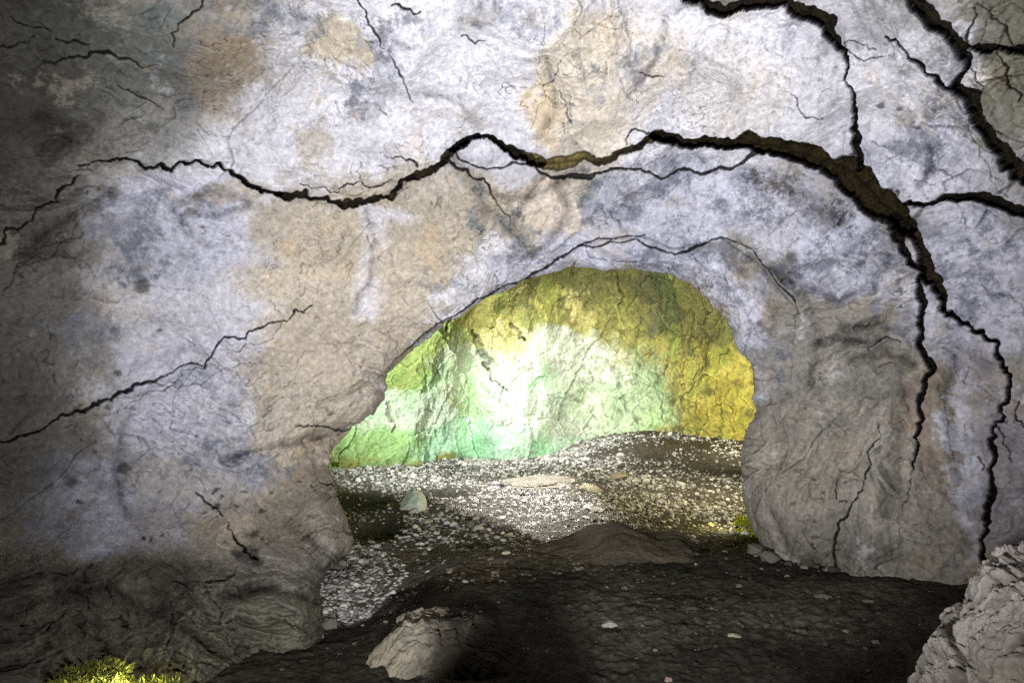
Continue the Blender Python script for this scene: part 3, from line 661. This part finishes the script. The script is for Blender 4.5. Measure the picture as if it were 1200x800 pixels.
# ================================================================== FLOOR
def dark_hollow(x, y):
    m = 0
    for (px, py, rx, ry) in [(425, 583, 36, 13), (520, 577, 34, 7), (440, 618, 30, 13), (800, 650, 120, 10), (850, 640, 50, 10)]:
        cx, cy = ground(px, py); sx = abs(ground(px + rx, py)[0] - cx); sy = abs(ground(px, py - ry)[1] - ground(px, py + ry)[1]) / 2
        m = np.maximum(m, np.exp(-(((x - cx) / sx) ** 2 + ((y - cy) / sy) ** 2) ** 1.5))
    return m
def floor_z(x, y):
    x = np.asarray(x, F4); y = np.asarray(y, F4)
    z = 0.05 * fbm(x * 0.8, y * 0.8, 4, 901, 0.5) + 0.012 * fbm(x * 5, y * 5, 4, 911, 0.6)
    z = z + 0.34 * sstep(0.2, 2.0, x) * sstep(8.6, 11.5, y)
    z = z - 0.08 * dark_hollow(x, y)
    # bank: mud rises just right of the arch's gravel, and in front
    z = z + 0.10 * sstep(-0.9, -0.2, x) * sstep(6.4, 5.6, y) * sstep(3.2, 4.6, y)
    z = z + 0.10 * np.exp(-(((x - 0.55) / 0.5) ** 2 + ((y - 9.3) / 0.5) ** 2))
    return z
ys = np.concatenate([np.linspace(-3, 3.2, 40)[:-1], np.arange(3.2, 7, 0.009), 7 * 1.0022 ** np.arange(0, 300)])
ys = ys[ys < 13.2]
an = np.concatenate([np.linspace(-3.0, -0.72, 50)[:-1], np.arange(-0.72, 0.72, 0.0016), np.linspace(0.72, 3.0, 50)])
AA, YY = np.meshgrid(an, ys)
XX = AA * (np.abs(YY) * 1.0 + 0.6)
ZZ = floor_z(XX, YY)
# edge of the gravel in ground coordinates
def in_poly(x, y, P):
    ins = np.zeros(np.shape(x), bool)
    for i in range(len(P)):
        a = P[i]; b = P[(i + 1) % len(P)]
        ins ^= ((a[1] > y) != (b[1] > y)) & (x < (b[0] - a[0]) * (y - a[1]) / (b[1] - a[1] + 1e-12) + a[0])
    return ins
def gp(pts):
    return np.array([ground(a, b) for a, b in pts])
grav_poly = gp([(330,545),(520,535),(640,532),(760,514),(900,514),(1000,560),(900,600),(885,622),(840,640),(740,648),(660,650),(600,668),(540,672),(470,690),(455,712),(425,735),(360,738),(340,700),(300,600)])
mud_near = in_poly(XX + 0.12 * fbm(XX * 2, YY * 2, 3, 921), YY + 0.2 * fbm(XX * 2, YY * 2, 3, 931), gp([(200,820),(200,760),(300,742),(420,734),(462,700),(520,688),(600,680),(690,668),(760,655),(880,648),(1300,650),(1600,900),(0,1200)])) | (YY < 4.3)
fc = np.empty(XX.shape + (3,), F4); fc[:] = (0.10, 0.092, 0.078)
a1 = fbm(XX * 3, YY * 3, 5, 941, 0.65); a2 = fbm(XX * 14, YY * 14, 5, 951, 0.75)
mud = np.array((0.036, 0.034, 0.026), F4) * np.clip(1 + 1.3 * fbm(XX * 1.6, YY * 1.6, 5, 937, 0.6), 0.2, 2.5)[..., None]
import itertools
def soft(mask):
    m = mask.astype(F4)
    for _ in range(6):
        m[1:-1, 1:-1] = (m[1:-1, 1:-1] * 2 + m[2:, 1:-1] + m[:-2, 1:-1] + m[1:-1, 2:] + m[1:-1, :-2]) / 6
    return m
mn = soft(mud_near)
fc = lerp(fc, mud, mn[..., None])
# darker hollows and dark earth at the right of the chamber
dh = np.clip(dark_hollow(XX, YY), 0, 1)
fc = lerp(fc, np.array((0.03, 0.032, 0.02), F4), (dh * 0.9)[..., None])
gx, gy = ground(830, 535); dr = np.exp(-(((XX - gx) / 1.4) ** 2 + ((YY - gy) / 1.8) ** 2))
fc = lerp(fc, np.array((0.06, 0.045, 0.02), F4), (dr * 0.9)[..., None])
gx, gy = ground(850, 610); dr = np.exp(-(((XX - gx) / 0.8) ** 2 + ((YY - gy) / 1.0) ** 2))
fc = lerp(fc, np.array((0.05, 0.045, 0.025), F4), (dr * 0.9)[..., None])
# brown earth, and pale patches painting fill light onto the mud in front
for (px, py, rx, ry, c) in [(640, 665, 100, 18, (0.12, 0.10, 0.062)), (560, 690, 40, 12, (0.08, 0.06, 0.035)), (720, 740, 60, 34, (0.11, 0.10, 0.078)), (800, 700, 60, 14, (0.06, 0.06, 0.042)), (900, 745, 140, 26, (0.12, 0.11, 0.085)), (330, 790, 60, 30, (0.05, 0.045, 0.035)), (480, 655, 50, 14, (0.16, 0.14, 0.11)), (990, 716, 80, 12, (0.12, 0.11, 0.08))]:
    cx, cy = ground(px, py); sx = abs(ground(px + rx, py)[0] - cx); sy = abs(ground(px, py - ry)[1] - ground(px, py + ry)[1]) / 2
    w = np.exp(-(((XX - cx) / sx) ** 2 + ((YY - cy) / sy) ** 2)) * np.clip(0.7 + a2, 0, 1)
    fc = lerp(fc, np.array(c, F4), w[..., None])
fc *= np.clip(1 + 0.5 * a1 + 0.9 * a2, 0.1, 3)[..., None]
ZZ = ZZ + (0.012 * a2 + 0.02 * fbm(XX * 4, YY * 4, 5, 939, 0.6, True)) * np.clip((9 - YY) / 3, 0.3, 1)
f1, f2, pl = worley(XX * 16, YY * 16, 31)
ZZ = ZZ + np.where(YY < 7, 0.012, 0.0) * np.clip(0.45 - f1, 0, 1) * (0.4 + (fbm(XX * 2, YY * 2, 3, 961) > -0.1))
ny, nx = XX.shape
idx = np.arange(ny * nx).reshape(ny, nx)
fq = np.stack([idx[:-1, :-1], idx[:-1, 1:], idx[1:, 1:], idx[1:, :-1]], -1).reshape(-1, 4)
tag(mesh_obj('cave_floor', np.stack([XX, YY, ZZ], -1).reshape(-1, 3), fq, np.clip(fc, 0.004, 0.8).reshape(-1, 3), M_floor), 'dark muddy cave floor leading through the arch', 'cave floor', kind='structure')

# ================================================================== LOOSE STONES
def ico(sub):
    import bmesh
    bm = bmesh.new(); bmesh.ops.create_icosphere(bm, subdivisions=sub, radius=1.0)
    v = np.array([x.co[:] for x in bm.verts], float); f = np.array([[q.index for q in p.verts] for p in bm.faces])
    bm.free(); return v, f
IV, IF = ico(2); IV3, IF3 = ico(4)
def stone_shape(V, rs, squash=0.6, cuts=7, rough=0.06):
    v = V.copy()
    v *= 1 + 0.1 * np.sin(v @ rs.normal(size=3) * 2.5 + rs.random() * 6)[:, None]
    for _ in range(cuts):                           # planar chips give angular stones
        n = rs.normal(size=3); n /= np.linalg.norm(n); d = rs.uniform(0.55, 0.85)
        h = v @ n - d
        v = v - np.clip(h, 0, None)[:, None] * n
    v *= 1 + rough * np.sin(v @ rs.normal(size=3) * 9)[:, None] * 0.5
    v[:, 2] *= squash; v[:, 0] *= rs.uniform(0.85, 1.3)
    return v
variants = [stone_shape(IV, np.random.default_rng(i), random.uniform(0.5, 0.9)) for i in range(16)]
def scatter(n, poly, size, seed, dens=None):
    rs = np.random.default_rng(seed); out = []
    lo = poly.min(0); hi = poly.max(0)
    while len(out) < n:
        x = rs.uniform(lo[0], hi[0], 4000)
        # more stones where nearer
        y = rs.uniform(lo[1], hi[1], 4000)
        ok = in_poly(x, y, poly)
        if dens is not None: ok &= rs.random(4000) < dens(x, y)
        out += list(zip(x[ok], y[ok]))
    P = np.array(out[:n]); s = size(rs, n)
    return P, s, rs
def gravel_mesh(name, P, s, rs, colf, label):
    Vs, Fs, Cs = [], [], []; off = 0
    Z = floor_z(P[:, 0], P[:, 1])
    cols = colf(P, rs)
    for i, (p, si) in enumerate(zip(P, s)):
        v = variants[rs.integers(16)]
        a = rs.random() * 6.283; b = rs.normal() * 0.3
        ca, sa = math.cos(a), math.sin(a); cb, sb = math.cos(b), math.sin(b)
        x = v[:, 0] * cb + v[:, 2] * sb; z = -v[:, 0] * sb + v[:, 2] * cb
        w = np.stack([x * ca - v[:, 1] * sa, x * sa + v[:, 1] * ca, z], -1) * si
        w += (p[0], p[1], Z[i] + si * 0.25)
        Vs.append(w); Fs.append(IF + off); off += len(v); Cs.append(np.repeat(cols[i][None], len(v), 0))
    o = mesh_obj(name, np.concatenate(Vs), None, np.concatenate(Cs), M_gravel, smooth=False, tris=np.concatenate(Fs))
    tag(o, label, 'gravel', kind='stuff'); return o
def dens(x, y):
    d = 0.55 + 0.9 * fbm(x * 1.3, y * 1.3, 4, 971, 0.6)
    d = d * (1 - np.clip(dark_hollow(x, y) * 1.6, 0, 1))
    # smooth sand tongue and bare patches
    for (px, py, rx, ry, k) in [(560, 662, 70, 10, 0.85), (480, 650, 40, 12, 0.8), (450, 597, 50, 8, 0.5), (650, 560, 45, 10, 0.35), (720, 655, 60, 6, 0.8), (830, 530, 90, 14, 1.0), (760, 548, 50, 6, 0.6), (850, 560, 40, 10, 0.5)]:
        cx, cy = ground(px, py); sx = abs(ground(px + rx, py)[0] - cx); sy = abs(ground(px, py - ry)[1] - ground(px, py + ry)[1]) / 2
        d = d - k * np.exp(-(((x - cx) / sx) ** 2 + ((y - cy) / sy) ** 2))
    return np.clip(d, 0.03, 1)
gcol = lambda P, rs: np.array((0.56, 0.54, 0.50)) * rs.uniform(0.12, 1.3, (len(P), 1)) * (1 + rs.normal(size=(len(P), 3)) * 0.015)
P, s, rs = scatter(30000, grav_poly, lambda r, n: np.clip(r.lognormal(-4.62, 0.5, n), 0.004, 0.055), 5, dens)
gravel_mesh('gravel', P, s, rs, gcol, 'pale angular gravel spread over the chamber floor and through the arch')
near_left = gp([(376,668),(420,640),(470,655),(480,685),(455,705),(425,733),(385,737),(370,700)])
P, s, rs = scatter(5200, near_left, lambda r, n: np.clip(r.lognormal(-4.5, 0.35, n), 0.005, 0.03), 6)
gravel_mesh('gravel_heap', P, s, rs, gcol, 'dense white gravel beside the foot of the left wall')
P, s, rs = scatter(3600, gp([(300,799),(420,735),(560,690),(760,655),(1100,680),(1300,800)]), lambda r, n: np.clip(r.lognormal(-5.2, 0.55, n), 0.002, 0.022), 7,
                   lambda x, y: np.clip(0.3 + 1.5 * fbm(x * 1.5, y * 1.5, 3, 981), 0.02, 1))
gravel_mesh('stone_crumbs', P, s, rs, lambda P, rs: np.array((0.065, 0.058, 0.046)) * rs.uniform(0.3, 2.6, (len(P), 1)) * np.ones((1, 3)), 'tiny stone crumbs in the dark mud in front')

for k_, (pp_, n_) in enumerate([([(880,655),(900,652),(985,672),(1095,676),(1110,694),(1000,696),(930,688),(885,676)], 420), ([(215,780),(250,752),(330,738),(392,726),(398,742),(330,756),(260,785)], 160), ([(383,660),(412,640),(425,650),(400,672),(382,690)], 60)]):
    P, s, rs = scatter(n_, gp(pp_), lambda r, n: np.clip(r.lognormal(-4.2, 0.6, n), 0.005, 0.07), 50 + k_)
    gravel_mesh('rubble', P, s, rs, lambda P, rs: np.array((0.19, 0.172, 0.14)) * rs.uniform(0.2, 1.6, (len(P), 1)) * np.ones((1, 3)), ['broken rubble along the foot of the right rock pillar', 'broken rubble under the lower left rock face', 'dark rubble tucked under the left edge of the arch'][k_])
P, s, rs = scatter(900, gp([(455,700),(540,676),(620,664),(760,648),(900,640),(930,668),(760,690),(640,700),(540,705),(470,730),(430,750),(400,742)]), lambda r, n: np.clip(r.lognormal(-4.7, 0.4, n), 0.004, 0.025), 9)
gravel_mesh('gravel_edge', P, s, rs, lambda P, rs: np.array((0.24, 0.22, 0.18)) * rs.uniform(0.2, 1.3, (len(P), 1)) * np.ones((1, 3)), 'sparse grit where the gravel gives way to the dark mud')

# single stones: px, py of the foot, width px, squash, colour, label
STONE = 'single stones on the cave floor'
singles = [
 (483, 594, 38, 1.0, (0.66, 0.74, 0.60), 'pale greenish round stone beside the dark hollow in the chamber'),
 (862, 758, 17, 0.55, (0.42, 0.38, 0.28), 'small bright cream stone lying alone on the dark mud'),
 (995, 752, 14, 0.5, (0.30, 0.27, 0.2), 'flat cream chip beside the rough boulder, lower of two pale chips'),
 (968, 717, 22, 0.35, (0.26, 0.24, 0.18), 'broad flat tan stone below the foot of the rock pillar'),
 (1022, 720, 26, 0.3, (0.17, 0.16, 0.13), 'long thin grey slab stone below the foot of the rock pillar'),
 (1028, 762, 13, 0.4, (0.28, 0.26, 0.22), 'little grey chip between the rough boulder and the muddy shadow'),
 (925, 690, 9, 0.6, (0.24, 0.22, 0.18), 'tiny upright grey stone just in front of the pillar'),
 (866, 700, 11, 0.5, (0.18, 0.17, 0.14), 'small dull stone in the middle of the dark mud strip'),
 (955, 668, 18, 0.5, (0.20, 0.18, 0.13), 'low tan stone touching the foot of the rock pillar'),
 (920, 660, 16, 0.4, (0.22, 0.16, 0.12), 'reddish flat stone at the inner corner of the rock pillar'),
 (714, 744, 24, 0.4, (0.30, 0.28, 0.24), 'pale dusty lump on the mud right of the pale knob rock'),
 (774, 716, 13, 0.4, (0.2, 0.17, 0.11), 'small brown flake in front of the low rock mound'),
 (785, 799, 14, 0.7, (0.28, 0.22, 0.18), 'pinkish pebble at the bottom edge of the mud'),
 (773, 780, 7, 0.7, (0.32, 0.28, 0.22), 'small round beige pebble above the pinkish pebble'),
 (725, 665, 12, 0.5, (0.17, 0.15, 0.1), 'small rounded stone on the side of the low rock mound'),
 (596, 622, 16, 0.6, (0.42, 0.38, 0.28), 'cream stone larger than its gravel neighbours in the middle of the arch'),
 (594, 660, 12, 0.65, (0.5, 0.44, 0.32), 'bright warm stone at the edge of the sandy tongue'),
 (745, 626, 12, 0.7, (0.42, 0.36, 0.2), 'yellowish stone right above the peak of the low rock mound'),
 (728, 563, 28, 0.4, (0.34, 0.28, 0.18), 'flat tan stone on the chamber floor near the yellow rock wall'),
 (692, 575, 34, 0.45, (0.38, 0.34, 0.24), 'broad tan rock between gravel on the chamber floor'),
 (700, 596, 20, 0.5, (0.3, 0.28, 0.22), 'grey stone below the broad tan rock in the chamber'),
 (498, 606, 20, 0.45, (0.4, 0.39, 0.34), 'flat grey stone just below the greenish round stone'),
 (834, 612, 12, 0.6, (0.4, 0.36, 0.18), 'yellow lit stone close to the moss at the pillar foot'),
 (781, 620, 14, 0.6, (0.35, 0.32, 0.16), 'mustard coloured stone in the gravel right of the mound'),
 (560, 612, 14, 0.6, (0.55, 0.52, 0.46), 'white stone standing out of the grey gravel left of centre'),
 (409, 668, 16, 0.7, (0.10, 0.10, 0.10), 'dark stone tucked under the left wall beside the white gravel'),
 (396, 678, 14, 0.7, (0.12, 0.115, 0.11), 'dark stone wedged lowest under the left wall edge'),
 (452, 656, 10, 0.7, (0.45, 0.43, 0.4), 'small white stone on the bare sand left of the pale knob rock'),
]
for i, (px, py, w, sq, c, lab) in enumerate(singles):
    x, y = ground(px, py, 0.04)
    rad = w / FPX * y / 2 * 0.95
    y += rad * 0.6
    rs = np.random.default_rng(700 + i)
    v = stone_shape(IV3, rs, sq, 5 if i == 0 else 11, 0.05)
    v = v * (1 + 0.10 * fbm(v[:, 0] * 3 + i, v[:, 1] * 3 + v[:, 2] * 2, 4, 990)[:, None]) * rad
    o = mesh_obj('stone', v, None, np.array(c) * (1 + 0.35 * fbm(v[:, 0] / rad * 4, v[:, 2] / rad * 4 + i, 3, 995))[:, None], M_gravel, tris=IF3)
    o.location = (x, y, float(floor_z(x, y)) + rad * sq * 0.30)
    tag(o, lab, 'stone', STONE)

# ================================================================== BOULDERS
def cube_sphere(n):
    a = np.linspace(-1, 1, n + 1); a = np.tan(a * math.pi / 4)
    U, W = np.meshgrid(a, a); O = np.ones_like(U)
    Vs = []; Fs = []; off = 0
    for (A, B, Cc) in [((1,0,0),(0,1,0),(0,0,1)), ((0,1,0),(1,0,0),(0,0,-1)), ((0,1,0),(0,0,1),(1,0,0)), ((0,0,1),(0,1,0),(-1,0,0)), ((0,0,1),(1,0,0),(0,1,0)), ((1,0,0),(0,0,1),(0,-1,0))]:
        v = U[..., None] * np.array(A) + W[..., None] * np.array(B) + O[..., None] * np.array(Cc)
        v = v.reshape(-1, 3); v /= np.linalg.norm(v, axis=1)[:, None]
        idx = np.arange((n + 1) ** 2).reshape(n + 1, n + 1)
        Fs.append(np.stack([idx[:-1, :-1], idx[:-1, 1:], idx[1:, 1:], idx[1:, :-1]], -1).reshape(-1, 4) + off)
        Vs.append(v); off += len(v)
    return np.concatenate(Vs), np.concatenate(Fs)
def tri_noise(v, f, octv, seed, gain=0.5, ridged=False):
    return (fbm(v[:, 0] * f + 3.1, v[:, 1] * f + v[:, 2] * f * 0.31, octv, seed, gain, ridged) + fbm(v[:, 1] * f + 1.7, v[:, 2] * f - v[:, 0] * f * 0.27, octv, seed + 40, gain, ridged) + fbm(v[:, 2] * f + 9.2, v[:, 0] * f + v[:, 1] * f * 0.23, octv, seed + 80, gain, ridged)) / 1.8
def cellular(v, n, seed, scale=1.0):
    """3-D chips: random seed points on the ball, F1/F2 by chunks"""
    rs = np.random.default_rng(seed); S = rs.normal(size=(n, 3)); S /= np.linalg.norm(S, axis=1)[:, None]
    T = rs.normal(size=(n, 3)) ; off = rs.uniform(-1, 1, n)
    f1 = np.empty(len(v)); f2 = np.empty(len(v)); pl = np.empty(len(v))
    for k in range(0, len(v), 20000):
        d = 2 - 2 * v[k:k + 20000] @ S.T
        j = np.argpartition(d, 1, axis=1)[:, :2]
        dd = np.take_along_axis(d, j, 1); sw = dd[:, 0] > dd[:, 1]
        j[sw] = j[sw][:, ::-1]; dd = np.sort(dd, 1)
        f1[k:k + 20000] = np.sqrt(np.clip(dd[:, 0], 0, None)); f2[k:k + 20000] = np.sqrt(np.clip(dd[:, 1], 0, None))
        jj = j[:, 0]; pl[k:k + 20000] = np.einsum('ij,ij->i', v[k:k + 20000] - S[jj], T[jj]) + off[jj] * 0.03
    return f1, f2, pl

def boulder(n, shape, dis, colf, name, label, cat, loc, mat=None, keepz=None):
    v, f = cube_sphere(n)
    d, crev = dis(v)
    p = shape(v) * (1 + d)[:, None]
    c = colf(v, p, d, crev)
    o = mesh_obj(name, p, f, np.clip(c, 0.004, 0.8), mat or M_boulder)
    o.location = loc
    tag(o, label, cat); return o

# rough boulder, lower right
def d_rough(v):
    w = v + 0.12 * np.stack([tri_noise(v, 2.5, 3, 11), tri_noise(v, 2.5, 3, 12), tri_noise(v, 2.5, 3, 13)], -1)
    w /= np.linalg.norm(w, axis=1)[:, None]
    f1, f2, pl = cellular(w, 60, 3); g1, g2, pl2 = cellular(w, 520, 4); k1, k2, pl3 = cellular(w, 3200, 6)
    crev = (1 - sstep(0.0, 0.06, f2 - f1)) * 0.9
    crev2 = (1 - sstep(0.0, 0.022, g2 - g1)) * (tri_noise(v, 2, 2, 15) > -0.05)
    pits = sstep(0.42, 0.75, tri_noise(v, 6, 3, 16, 0.6))
    d = 0.10 * tri_noise(v, 1.2, 3, 17) + 0.12 * pl + 0.07 * pl2 + 0.16 * pl3 - 0.03 * crev - 0.010 * crev2 - 0.07 * pits - 0.045 * tri_noise(w, 9, 5, 14, 0.6, True) + 0.010 * tri_noise(v, 30, 3, 18, 0.7)
    d = np.clip(d, -0.3, 0.17)
    return d, np.clip(crev * 0.6 + 0.5 * crev2 + 0.9 * pits, 0, 1)
def c_rough(v, p, d, crev):
    n = tri_noise(v, 5, 5, 19, 0.65)
    c = np.array((0.50, 0.46, 0.43)) * (1 + 0.5 * n)[:, None]
    return lerp(c, np.array((0.03, 0.024, 0.02)), (crev * 0.9)[:, None])
def cut_ball(v):
    rs = np.random.default_rng(77); p = v.copy()
    for _ in range(26):
        n = rs.normal(size=3); n /= np.linalg.norm(n); h = p @ n - rs.uniform(0.74, 0.9)
        p = p - np.clip(h, 0, None)[:, None] * n
    return p * np.array((1.02, 0.9, 1.06)) * 1.02
boulder(330, cut_ball, d_rough, c_rough, 'rough_boulder', 'large rough pitted grey boulder at the right edge in front of the wall', 'boulder', (2.33, 3.05, -0.14))
# two boulders added out of view, only to throw the hand lamp's shadows forward
for i, (bx_, by_, sc_, lab) in enumerate([(-0.10, 2.25, 1.0, 'added out of view boulder that casts a shadow towards the pale knob rock'), (0.92, 2.45, 0.85, 'added out of view boulder that casts a shadow before the rough boulder')]):
    boulder(60, lambda v: v * np.array((0.33, 0.24, 0.50)) * sc_, d_rough, lambda v, p, d, crev: np.full((len(v), 3), 0.06), 'boulder', lab, 'boulder', (bx_, by_, 0.0))

# pale knob rock, bottom centre
def craggy(seed, a=1.0):
    def f(v):
        w = v + 0.10 * np.stack([tri_noise(v, 2.2, 4, seed), tri_noise(v, 2.2, 4, seed + 1), tri_noise(v, 2.2, 4, seed + 2)], -1)
        f1, f2, pl = cellular(w / np.linalg.norm(w, axis=1)[:, None], 26, seed)
        rdg = tri_noise(w, 1.8, 6, seed + 5, 0.58, True)
        d = a * (0.22 * tri_noise(w, 1.1, 4, seed + 9, 0.55) + 0.17 * rdg * 0.7 + 0.08 * pl + 0.035 * tri_noise(w, 7, 5, seed + 13, 0.65))
        return d, np.clip(0.35 - rdg, 0, 1)
    return f
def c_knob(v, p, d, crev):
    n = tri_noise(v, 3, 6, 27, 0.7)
    k = sstep(0.0, -0.6, v[:, 0] - 0.25 * v[:, 2] + 0.5 * n)  # shade painted into the colour: pale lit left, dark right
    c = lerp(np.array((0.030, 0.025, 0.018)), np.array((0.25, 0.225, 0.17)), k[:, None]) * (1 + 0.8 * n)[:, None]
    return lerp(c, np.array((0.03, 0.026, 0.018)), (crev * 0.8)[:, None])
def s_knob(v):
    dn = np.clip(0.7 - v[:, 2], 0, 1.4)
    p = v * np.array((0.24, 0.27, 0.35))
    p[:, 2] = np.where(p[:, 2] > 0, 0.35 * np.tanh(p[:, 2] / 0.25), p[:, 2])
    p[:, 0] += 0.10 * dn * np.sign(v[:, 0]) * np.abs(v[:, 0]) ** 0.6 + np.where(v[:, 0] > 0, 0.42 * dn * v[:, 0], 0) - 0.05 * dn
    p[:, 1] -= 0.14 * dn
    return p
kx, ky = ground(520, 780)
boulder(170, s_knob, craggy(23, 1.15), c_knob, 'knob_rock', 'pale tan rock knob with shade painted on its right side rising from the mud', 'rock', (kx - 0.02, ky + 0.04, -0.12))
# low mound under the arch
def s_mound(v):
    p = v * np.array((0.56, 0.36, 0.085))
    p[:, 2] += 0.13 * np.exp(-np.abs((v[:, 0] + 0.12) / 0.40) ** 1.6) * np.clip(v[:, 2], 0, 1) + 0.05 * np.exp(-((v[:, 0] - 0.5) / 0.15) ** 2) * np.clip(v[:, 2], 0, 1)
    return p
def c_mound(v, p, d, crev):
    n = tri_noise(v, 4, 6, 37, 0.7)
    return lerp(np.array((0.075, 0.063, 0.042)) * (1 + 0.9 * n)[:, None], np.array((0.03, 0.025, 0.02)), (crev * 0.7)[:, None])
hx_, hy_ = ground(742, 676)
boulder(130, s_mound, craggy(53, 1.2), c_mound, 'rock_mound', 'low brown pointed rock mound on the floor in the middle of the arch', 'rock', (hx_, hy_ + 0.25, 0.06))
# flat lit rock in the chamber
fx, fy = ground(640, 575)
boulder(110, lambda v: v * np.array((0.42, 0.34, 0.07)), craggy(71, 1.2), lambda v, p, d, crev: np.array((0.26, 0.24, 0.20)) * (1 + 0.5 * tri_noise(v, 4, 5, 47, 0.6))[:, None], 'flat_rock', 'flat pale rock half buried in gravel below the brightest part of the chamber wall', 'rock', (fx, fy + 0.3, 0.02))
# low stone ledge foot at bottom left next to the mud
lx, ly = ground(330, 770)

# ================================================================== MOSS
def moss(name, loc, rx, ry, rz, n, col, label, seed, leaf=0.02):
    rs = np.random.default_rng(seed); Vs = []; Fs = []; Cs = []; off = 0
    lobes = np.stack([rs.uniform(-1, 1, 14), rs.uniform(-1, 1, 14), rs.uniform(-0.3, 0.5, 14), rs.uniform(0.15, 0.5, 14)], 1)
    for i in range(n):
        u = rs.normal(size=3); u /= np.linalg.norm(u); u[2] = abs(u[2])
        lb = lobes[rs.integers(len(lobes))]
        c = u * np.array((rx, ry, rz)) * lb[3] * rs.uniform(0.4, 1.0) + lb[:3] * np.array((rx, ry, rz))
        up = u + rs.normal(size=3) * 0.55 + (0, 0, 0.5); up /= np.linalg.norm(up)
        sd = np.cross(up, rs.normal(size=3)); sd /= np.linalg.norm(sd)
        L = leaf * rs.uniform(0.6, 1.6); wd = L * rs.uniform(0.15, 0.32)
        bend = rs.normal(size=3) * L * 0.3
        v = np.array([c - sd * wd * 0.4, c + up * L * 0.5 - sd * wd, c + up * L + bend, c + up * L * 0.5 + sd * wd])
        Vs.append(v); Fs.append(np.arange(4)[None] + off); off += 4
        Cs.append(np.repeat((np.array(col) * rs.uniform(0.5, 1.4))[None], 4, 0))
    o = mesh_obj(name, np.concatenate(Vs), np.concatenate(Fs), np.concatenate(Cs), M_moss, smooth=False)
    o.location = loc; tag(o, label, 'moss'); return o

# ================================================================== LIGHT
def spot(name, loc, target, energy, color, size, blend, rad):
    l = bpy.data.lights.new(name, 'SPOT'); l.energy = energy; l.color = color
    l.spot_size = math.radians(size); l.spot_blend = blend; l.shadow_soft_size = rad
    o = bpy.data.objects.new(name, l); COL.objects.link(o); o.location = loc
    o.rotation_euler = (Vector(target) - Vector(loc)).to_track_quat('-Z', 'Y').to_euler(); return o
def lamp(name, loc, energy, color, rad):
    l = bpy.data.lights.new(name, 'POINT'); l.energy = energy; l.color = color; l.shadow_soft_size = rad
    o = bpy.data.objects.new(name, l); COL.objects.link(o); o.location = loc; return o
# hand lamp beside the camera, aimed up at the middle of the roof
spot('hall_lamp', (-0.25, 0.6, 0.75), (0.22, 5.0, 2.55), 1330, (0.95, 0.955, 1.0), 90, 1.0, 0.05)
spot('hall_fill_lamp', (-0.15, 0.62, 0.78), (1.3, 5.2, 1.0), 110, (1.0, 0.95, 0.87), 95, 1.0, 0.15)
spot('left_fill_lamp', (-0.2, 0.55, 0.8), (-2.3, 5.0, 0.9), 130, (0.96, 0.96, 1.0), 70, 1.0, 0.12)
# lamps in the chamber, hidden behind the sides and the top of the arch
spot('chamber_lamp', (-1.9, 8.2, 1.6), (0.3, 11.4, 0.9), 520, (0.95, 1.0, 0.95), 120, 1.0, 0.12)
spot('roof_lamp', (0.35, 8.0, 2.7), (0.70, 11.5, 0.75), 900, (1.0, 1.0, 0.97), 60, 1.0, 0.12)
spot('floor_lamp', (0.15, 8.9, 2.7), (-0.25, 7.9, 0.0), 9500, (1.0, 0.98, 0.95), 82, 1.0, 0.03)
spot('amber_lamp', (2.75, 9.3, 0.95), (2.7, 12.0, 1.0), 150, (1.0, 0.93, 0.68), 150, 1.0, 0.06)
spot('amber_floor_lamp', (2.75, 8.2, 1.5), (1.2, 8.4, 0.0), 230, (1.0, 0.88, 0.55), 110, 1.0, 0.03)

w = bpy.data.worlds.new('World'); scene.world = w; w.use_nodes = True
w.node_tree.nodes['Background'].inputs[0].default_value = (0.75, 0.8, 0.9, 1)
w.node_tree.nodes['Background'].inputs[1].default_value = 0.015

gx, gy = ground(872, 622)
moss('moss_clump', (gx + 0.02, gy - 0.12, 0.02), 0.10, 0.10, 0.17, 2600, (0.35, 0.38, 0.03), 'yellow green moss clump glowing at the inner foot of the rock pillar', 3, 0.014)
lamp('pillar_lamp', (gx - 0.22, gy + 0.05, 0.16), 3.0, (1.0, 0.9, 0.45), 0.03)
mxx, mxy = ground(135, 840)
moss('fern_moss', (-1.58, 3.40, 0.17), 0.24, 0.12, 0.12, 6500, (0.26, 0.28, 0.06), 'bright yellow green moss tuft at the bottom left corner by the rock', 8, 0.016)
lamp('corner_lamp', (-1.50, 3.25, 0.16), 7.0, (1.0, 0.95, 0.55), 0.03)

scene.view_settings.view_transform = 'Standard'
scene.view_settings.look = 'None'
scene.view_settings.exposure = 0
scene.cycles.use_denoising = False
scene.cycles.max_bounces = 5
scene.cycles.diffuse_bounces = 3
